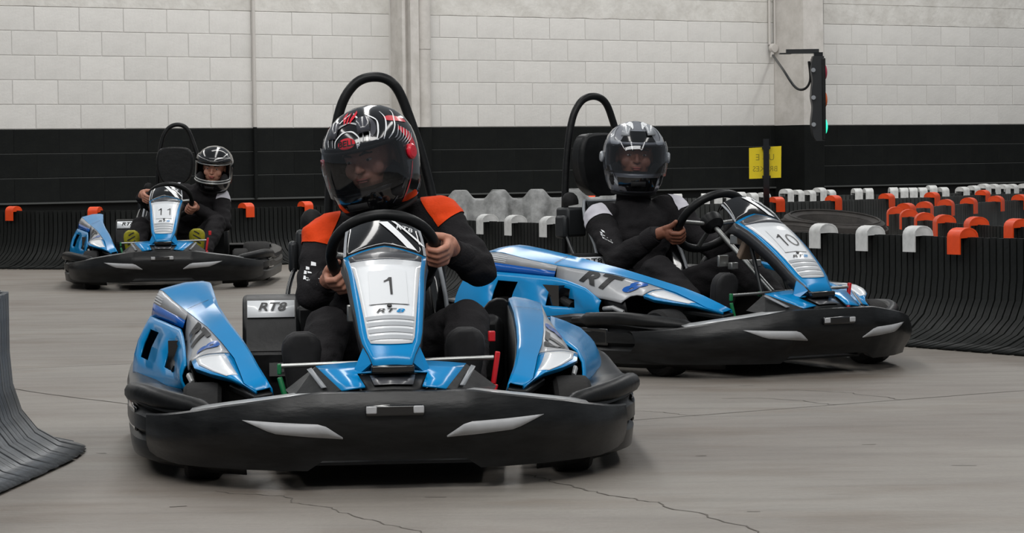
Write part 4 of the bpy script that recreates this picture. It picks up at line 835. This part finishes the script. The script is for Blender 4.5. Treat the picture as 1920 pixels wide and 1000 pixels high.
def person(kart_id, label, J, hm, style, patch, skin, shoes, hangs, thumb=False, scale=1):
    X, Y, a = POSE[kart_id]; a = -a; Rz = Matrix.Rotation(a, 4, 'Z'); pel = V(J['pelvis']); w_ = Rz @ pel
    P = thing('person', label, 'person', (X+w_.x, Y+w_.y, pel.z), a)
    off = -pel
    Mx = head_matrix(V(J['head']), hm[0]-a, hm[1], hm[2])
    base = Mx @ V((0, .02, -.10)); neck = V(J['neck'])
    wrL, wrR = [(lambda c_r: c_r[0]+c_r[1]*.058+V((0, .082, .012 if math.sin(math.radians(h_)) < -.3 else -.008)))(rim(h_)) for h_ in hangs]
    JL = dict(sh=V(J['shL']), el=V(J['elL']), wr=wrL, hip=pel+V((-.09, -.02, 0)), kn=V(J['knL']), an=V(J['anL'])); JR = dict(sh=V(J['shR']), el=V(J['elR']), wr=wrR, hip=pel+V((.09, -.02, 0)), kn=V(J['knR']), an=V(J['anR']))
    mid = (JL['sh']+JR['sh'])/2; belly = pel.lerp(mid, .45)+V((0, .03, 0)); chest = pel.lerp(mid, .78)+V((0, .015, -.0))
    shd = (JR['sh']-JL['sh']).normalized(); Rt = Matrix.Rotation(math.atan2(shd.z, shd.x)*-1, 3, 'Y')
    def fig(g, arms=1.0, full=True):
        mb = MB(); e = g
        mb.ellipsoid(pel+V((0, 0, .02)), (.165+e, .12+e, .11+e)); mb.ellipsoid(belly, (.145+e, .105+e, .14+e)); mb.ellipsoid(chest, (.168+e, .115+e, .15+e), Rt); mb.ellipsoid(mid+V((0, .02, -.03)), (.17+e, .085+e, .085+e), Rt)
        limb(mb, [chest, mid+V((0, .02, .01)), neck], [.10+e, .085+e, .062+e*.6])
        for j in (JL, JR):
            inn = j['sh'].lerp(mid, .25)+V((0, .01, .0)); limb(mb, [inn, j['sh'], j['sh'].lerp(j['el'], .5), j['el'], j['el'].lerp(j['wr'], .4), j['wr']], [.066+e, .062+e, .052+e, .045+e, .043+e, .030+e])
            limb(mb, [j['hip'], j['hip'].lerp(j['kn'], .5), j['kn'], j['kn'].lerp(j['an'], .4), j['an']], [.092+e, .080+e, .060+e, .056+e, .040+e])
        return mb
    # body: one continuous skin surface, hands and head included
    mb = fig(-.006)
    limb(mb, [mid+V((0, .02, .02)), neck, base], [.07, .056, .054])
    body = remeshed(mb, .011, 2)
    hb = MB(); 
    for ang, wr in zip(hangs, (wrL, wrR)): hand(hb, ang, wr, thumb and ang > 90)
    hd = remeshed(hb, .0032, 2)
    fb = MB(); T3 = Mx.to_3x3()
    E = lambda c_, r_, **k: fb.ellipsoid(Mx @ V(c_), r_, T3, **k)
    E((0, .0, .015), (.076, .096, .092), nu=20, nv=14); E((0, -.035, -.05), (.060, .060, .062)); E((0, -.062, -.088), (.030, .026, .022)); E((0, -.086, .028), (.052, .016, .012)); E((0, -.088, -.048), (.026, .014, .016))
    for s in (-1, 1): E((s*.038, -.064, -.030), (.027, .022, .028)); E((s*.077, .01, -.015), (.008, .018, .028)); E((s*.010, -.099, -.025), (.008, .009, .007))
    limb(fb, [Mx @ V((0, -.086, .016)), Mx @ V((0, -.100, -.006)), Mx @ V((0, -.108, -.024))], [.008, .009, .0105]); limb(fb, [Mx @ V((0, .02, -.04)), base], [.05, .052])
    fm = remeshed(fb, .0035, 3)
    bm = bmesh.new()
    for me in (body, hd, fm): bm.from_mesh(me)
    me = bpy.data.meshes.new('body'); bm.to_mesh(me); bm.free(); me.materials.clear(); me.materials.append(M[skin]); me.shade_smooth(); obj('body', me, P, loc=off)
    kids = []
    for s in (-1, 1):
        b = MB(); b.ellipsoid(Mx @ V((s*.032, -.083, .003)), (.0105, .009, .0044), T3, 14, 8); ey = b.build('eye', 'eye', P, loc=off)
        b = MB(); b.ellipsoid(Mx @ V((s*.032, -.0915, .003)), (.0044, .003, .0040), T3, 12, 6); b.build('iris', 'iris', ey)
        b = MB(); b.tube([Mx @ V((s*.014, -.0995, .022)), Mx @ V((s*.032, -.0985, .028)), Mx @ V((s*.052, -.086, .023))], [.003, .0042, .002], 8); b.build('eyebrow', 'hair', P, loc=off, ang=70)
    b = MB(); b.ellipsoid(Mx @ V((0, -.1015, -.0525)), (.020, .005, .0042), T3, 14, 6); b.ellipsoid(Mx @ V((0, -.100, -.060)), (.017, .005, .0045), T3, 14, 6); b.build('lips', 'lip', P, loc=off)
    # suit
    mb = fig(.008); 
    sm = remeshed(mb, .0085, 3); sm.materials.clear(); sm.materials.append(M['suit'])
    ns = [v.normal.copy() for v in sm.vertices]
    dirs = V((.3, .2, 1))
    for v, n in zip(sm.vertices, ns):
        c = v.co; f = noise.noise(V((c.x*9, c.y*9, c.z*22)))*.008+noise.noise(V((c.x*24+3, c.y*18, c.z*40)))*.0035
        f += -abs(noise.noise(V((c.x*14, c.y*14+4, c.z*26))))*.008+.002; v.co = c+n*f
    sm.shade_smooth(); sm.name = 'race_suit'; so = obj('race_suit', sm, P, loc=off)
    # collar and cuffs
    b = MB(); nd = (base-mid).normalized(); b.tube([neck-nd*.03, neck-nd*.0, neck+nd*.03], [.078, .074, .066], 20, cap=False); b.build('collar', 'suit', so, solid=.006, ang=60, normals=True)
    for j, ang in ((JL, hangs[0]), (JR, hangs[1])):
        d = (j['wr']-j['el']).normalized(); b = MB(); b.tube([j['wr']-d*.05, j['wr']-d*.02, j['wr']+d*.008], [.043, .044, .040], 18); b.build('cuff', 'suit', so, ang=60)
    # shoulder patches: pieces of the suit surface cut out by planes
    for s, j in ((-1, JL), (1, JR)):
        bm = bmesh.new(); bm.from_mesh(sm); sh = j['sh']; dn = (j['el']-j['sh']).normalized(); ac = (j['sh']-mid).normalized()
        pls = [(sh+dn*patch[1], -dn+V((0, patch[4], 0))), (sh-ac*(patch[2] if s > 0 else patch[5]), ac+V((0, patch[3], patch[6] if len(patch) > 6 else 0))), (sh+V((0, 0, -.07)), V((0, -.0, 1))), (sh+V((0, .02, 0)), V((0, -1, .8))), (sh+ac*.2, -ac)]
        for co, no in pls:
            g = bm.verts[:]+bm.edges[:]+bm.faces[:]; bmesh.ops.bisect_plane(bm, geom=g, plane_co=co, plane_no=no.normalized(), clear_inner=True)
        for v in bm.verts: v.co += v.normal*.0035
        me = bpy.data.meshes.new('shoulder_patch'); bm.to_mesh(me); bm.free(); me.materials.clear(); me.materials.append(M[patch[0]])
        obj('shoulder_patch', me, so, label=('orange' if 'orange' in patch[0] else 'white')+' shoulder patch')
    # sleeve emblem: white chequered mark projected on the suit front
    from mathutils.bvhtree import BVHTree
    bv = BVHTree.FromPolygons([v.co[:] for v in sm.vertices], [p.vertices[:] for p in sm.polygons]); view = (Matrix.Rotation(-a, 3, 'Z') @ V((0, 1, 0)))
    def stick(x, z, o_=.003):
        h = bv.ray_cast(V((x, 0, z))-view*3+V((0, 1.0, 0)), view) if True else None
        return h[0]-view*o_ if h[0] else None
    el = J['logo']; b = MB(); up = (JL['sh']-JL['el']).normalized(); rt = V((up.z, 0, -up.x)).normalized()
    from_pt = lambda u, v_: V((el[0], el[1], el[2]))+rt*u+up*v_
    def cast(p):
        h = bv.ray_cast(p-view*.6, view, 1.2); return h[0]-view*.003 if h[0] else p
    for i, (u, v_, sw_, sh_) in enumerate(((-.005, .055, .022, .022), (-.022, .028, .016, .018), (-.012, .014, .018, .010), (-.026, .004, .012, .020), (-.024, -.022, .010, .022), (.012, .008, .010, .005), (.034, .002, .010, .005))):
        u, v_, sw_, sh_ = u*.8, v_*.8, sw_*.72, sh_*.72; b.add([cast(from_pt(u, v_)), cast(from_pt(u+sw_, v_+.003)), cast(from_pt(u+sw_*.85, v_+sh_)), cast(from_pt(u-sw_*.1, v_+sh_))], [(0, 1, 2, 3)])
    draw_text(b, 'Group', .018, lambda x, y: cast(from_pt(x+.010, y-.012))); b.build('sleeve_emblem', 'line', so, smooth=False, label='white sleeve emblem with Group lettering')
    # shoes: soles towards the pedals
    for nm, j, s in (('L', JL, -1), ('R', JR, 1)):
        tx = J['foot'+nm]; t = V(tx); b = MB(); heel = t+V((0, .055, -.255)); 
        secs = [(0, .032, .036), (.12, .040, .042), (.35, .040, .040), (.6, .050, .036), (.80, .056, .032), (.90, .052, .028), (.96, .040, .022), (1.0, .022, .014)]
        rows = []
        for q, hw, ht in secs:
            c = heel.lerp(t, q); c += V((0, .028-.010*q, 0)); rows.append([c+V((math.cos(an)*hw, math.sin(an)*ht, 0)) for an in [2*math.pi*k/16 for k in range(16)]])
        b.rows(rows, closed=True); b.add(rows[-1], [tuple(range(16))]); b.add(rows[0], [tuple(range(16))[::-1]]); limb(b, [heel+V((0, .04, .05)), j['an']], [.042, .046]); sho = b.build('shoe', shoes, P, loc=off, ang=60)
        b = MB(); rows = []
        for q, hw in ((.02, .028), (.2, .036), (.4, .036), (.6, .046), (.78, .052), (.88, .048), (.95, .034), (.99, .016)):
            c = heel.lerp(t, q)+V((0, -.009, 0)); rows.append([c+V((x*hw, abs(x)*.004, 0)) for x in (-1, -.5, 0, .5, 1)])
        b.rows(rows); b.build('sole', 'shoeblack' if shoes == 'shoeblack' else 'shoeyellow', sho, solid=.008, normals=True)
        if shoes != 'shoeblack':
            b = MB()
            for q in (.30, .42, .54, .66, .78, .9): c = heel.lerp(t, q)+V((0, -.017, 0)); b.box(c, (.06-.02*(q > .8), .004, .008), Matrix.Rotation(.5*s, 3, 'Y'))
            b.build('sole_grooves', 'ink', sho, smooth=False)
    he = helmet(P, Mx, style); he.location = off
    return P
R_ = math.radians
person(1, 'driver in black suit with orange shoulders, black helmet with white lines and red', dict(pelvis=(.01, 1.26, .23), neck=(.015, 1.12, .735), head=(-.015, 1.02, .895), shL=(-.155, 1.13, .635), shR=(.195, 1.09, .695), elL=(-.195, .98, .475), elR=(.305, .93, .545), knL=(-.155, .82, .385), knR=(.255, .80, .395), anL=(-.23, .44, .18), anR=(.225, .44, .18), footL=(-.238, .31, .405), footR=(.217, .31, .41), logo=(-.205, .95, .53)),
       (R_(-24), R_(16), R_(-9)), 'stripes', ('suitorange', .035, .0, -.2, -.5, .005, .7), 'skin', 'shoeblack', (218, 2))
person(11, 'driver in black suit leaning right, plain glossy black helmet, yellow shoes', dict(pelvis=(.06, 1.26, .23), neck=(.255, 1.10, .675), head=(.317, 1.03, .838), shL=(.06, 1.13, .655), shR=(.36, 1.07, .60), elL=(-.13, .95, .56), elR=(.385, .90, .42), knL=(-.20, .80, .42), knR=(.335, .80, .43), anL=(-.23, .44, .18), anR=(.225, .44, .18), footL=(-.235, .31, .405), footR=(.215, .31, .41), logo=(-.03, .95, .58)),
       (R_(-4), R_(14), R_(6)), 'plain', ('suitwhite', .035, .02, 0, -.2, .0), 'skin', 'shoeyellow', (168, -28))
person(10, 'driver in black suit with white shoulders, silver and black helmet, in the right-hand kart', dict(pelvis=(.0, 1.28, .23), neck=(.0, 1.34, .71), head=(.0, 1.325, .885), shL=(-.185, 1.33, .60), shR=(.185, 1.30, .635), elL=(-.255, 1.08, .43), elR=(.27, 1.05, .44), knL=(-.20, .84, .395), knR=(.21, .84, .41), anL=(-.23, .44, .18), anR=(.225, .44, .18), footL=(-.238, .31, .405), footR=(.217, .31, .41), logo=(-.24, 1.2, .53)),
       (R_(4), R_(4), R_(2)), 'silver', ('suitwhite', .045, .02, 0, -.2, .02), 'skindark', 'shoeblack', (205, 15), True)
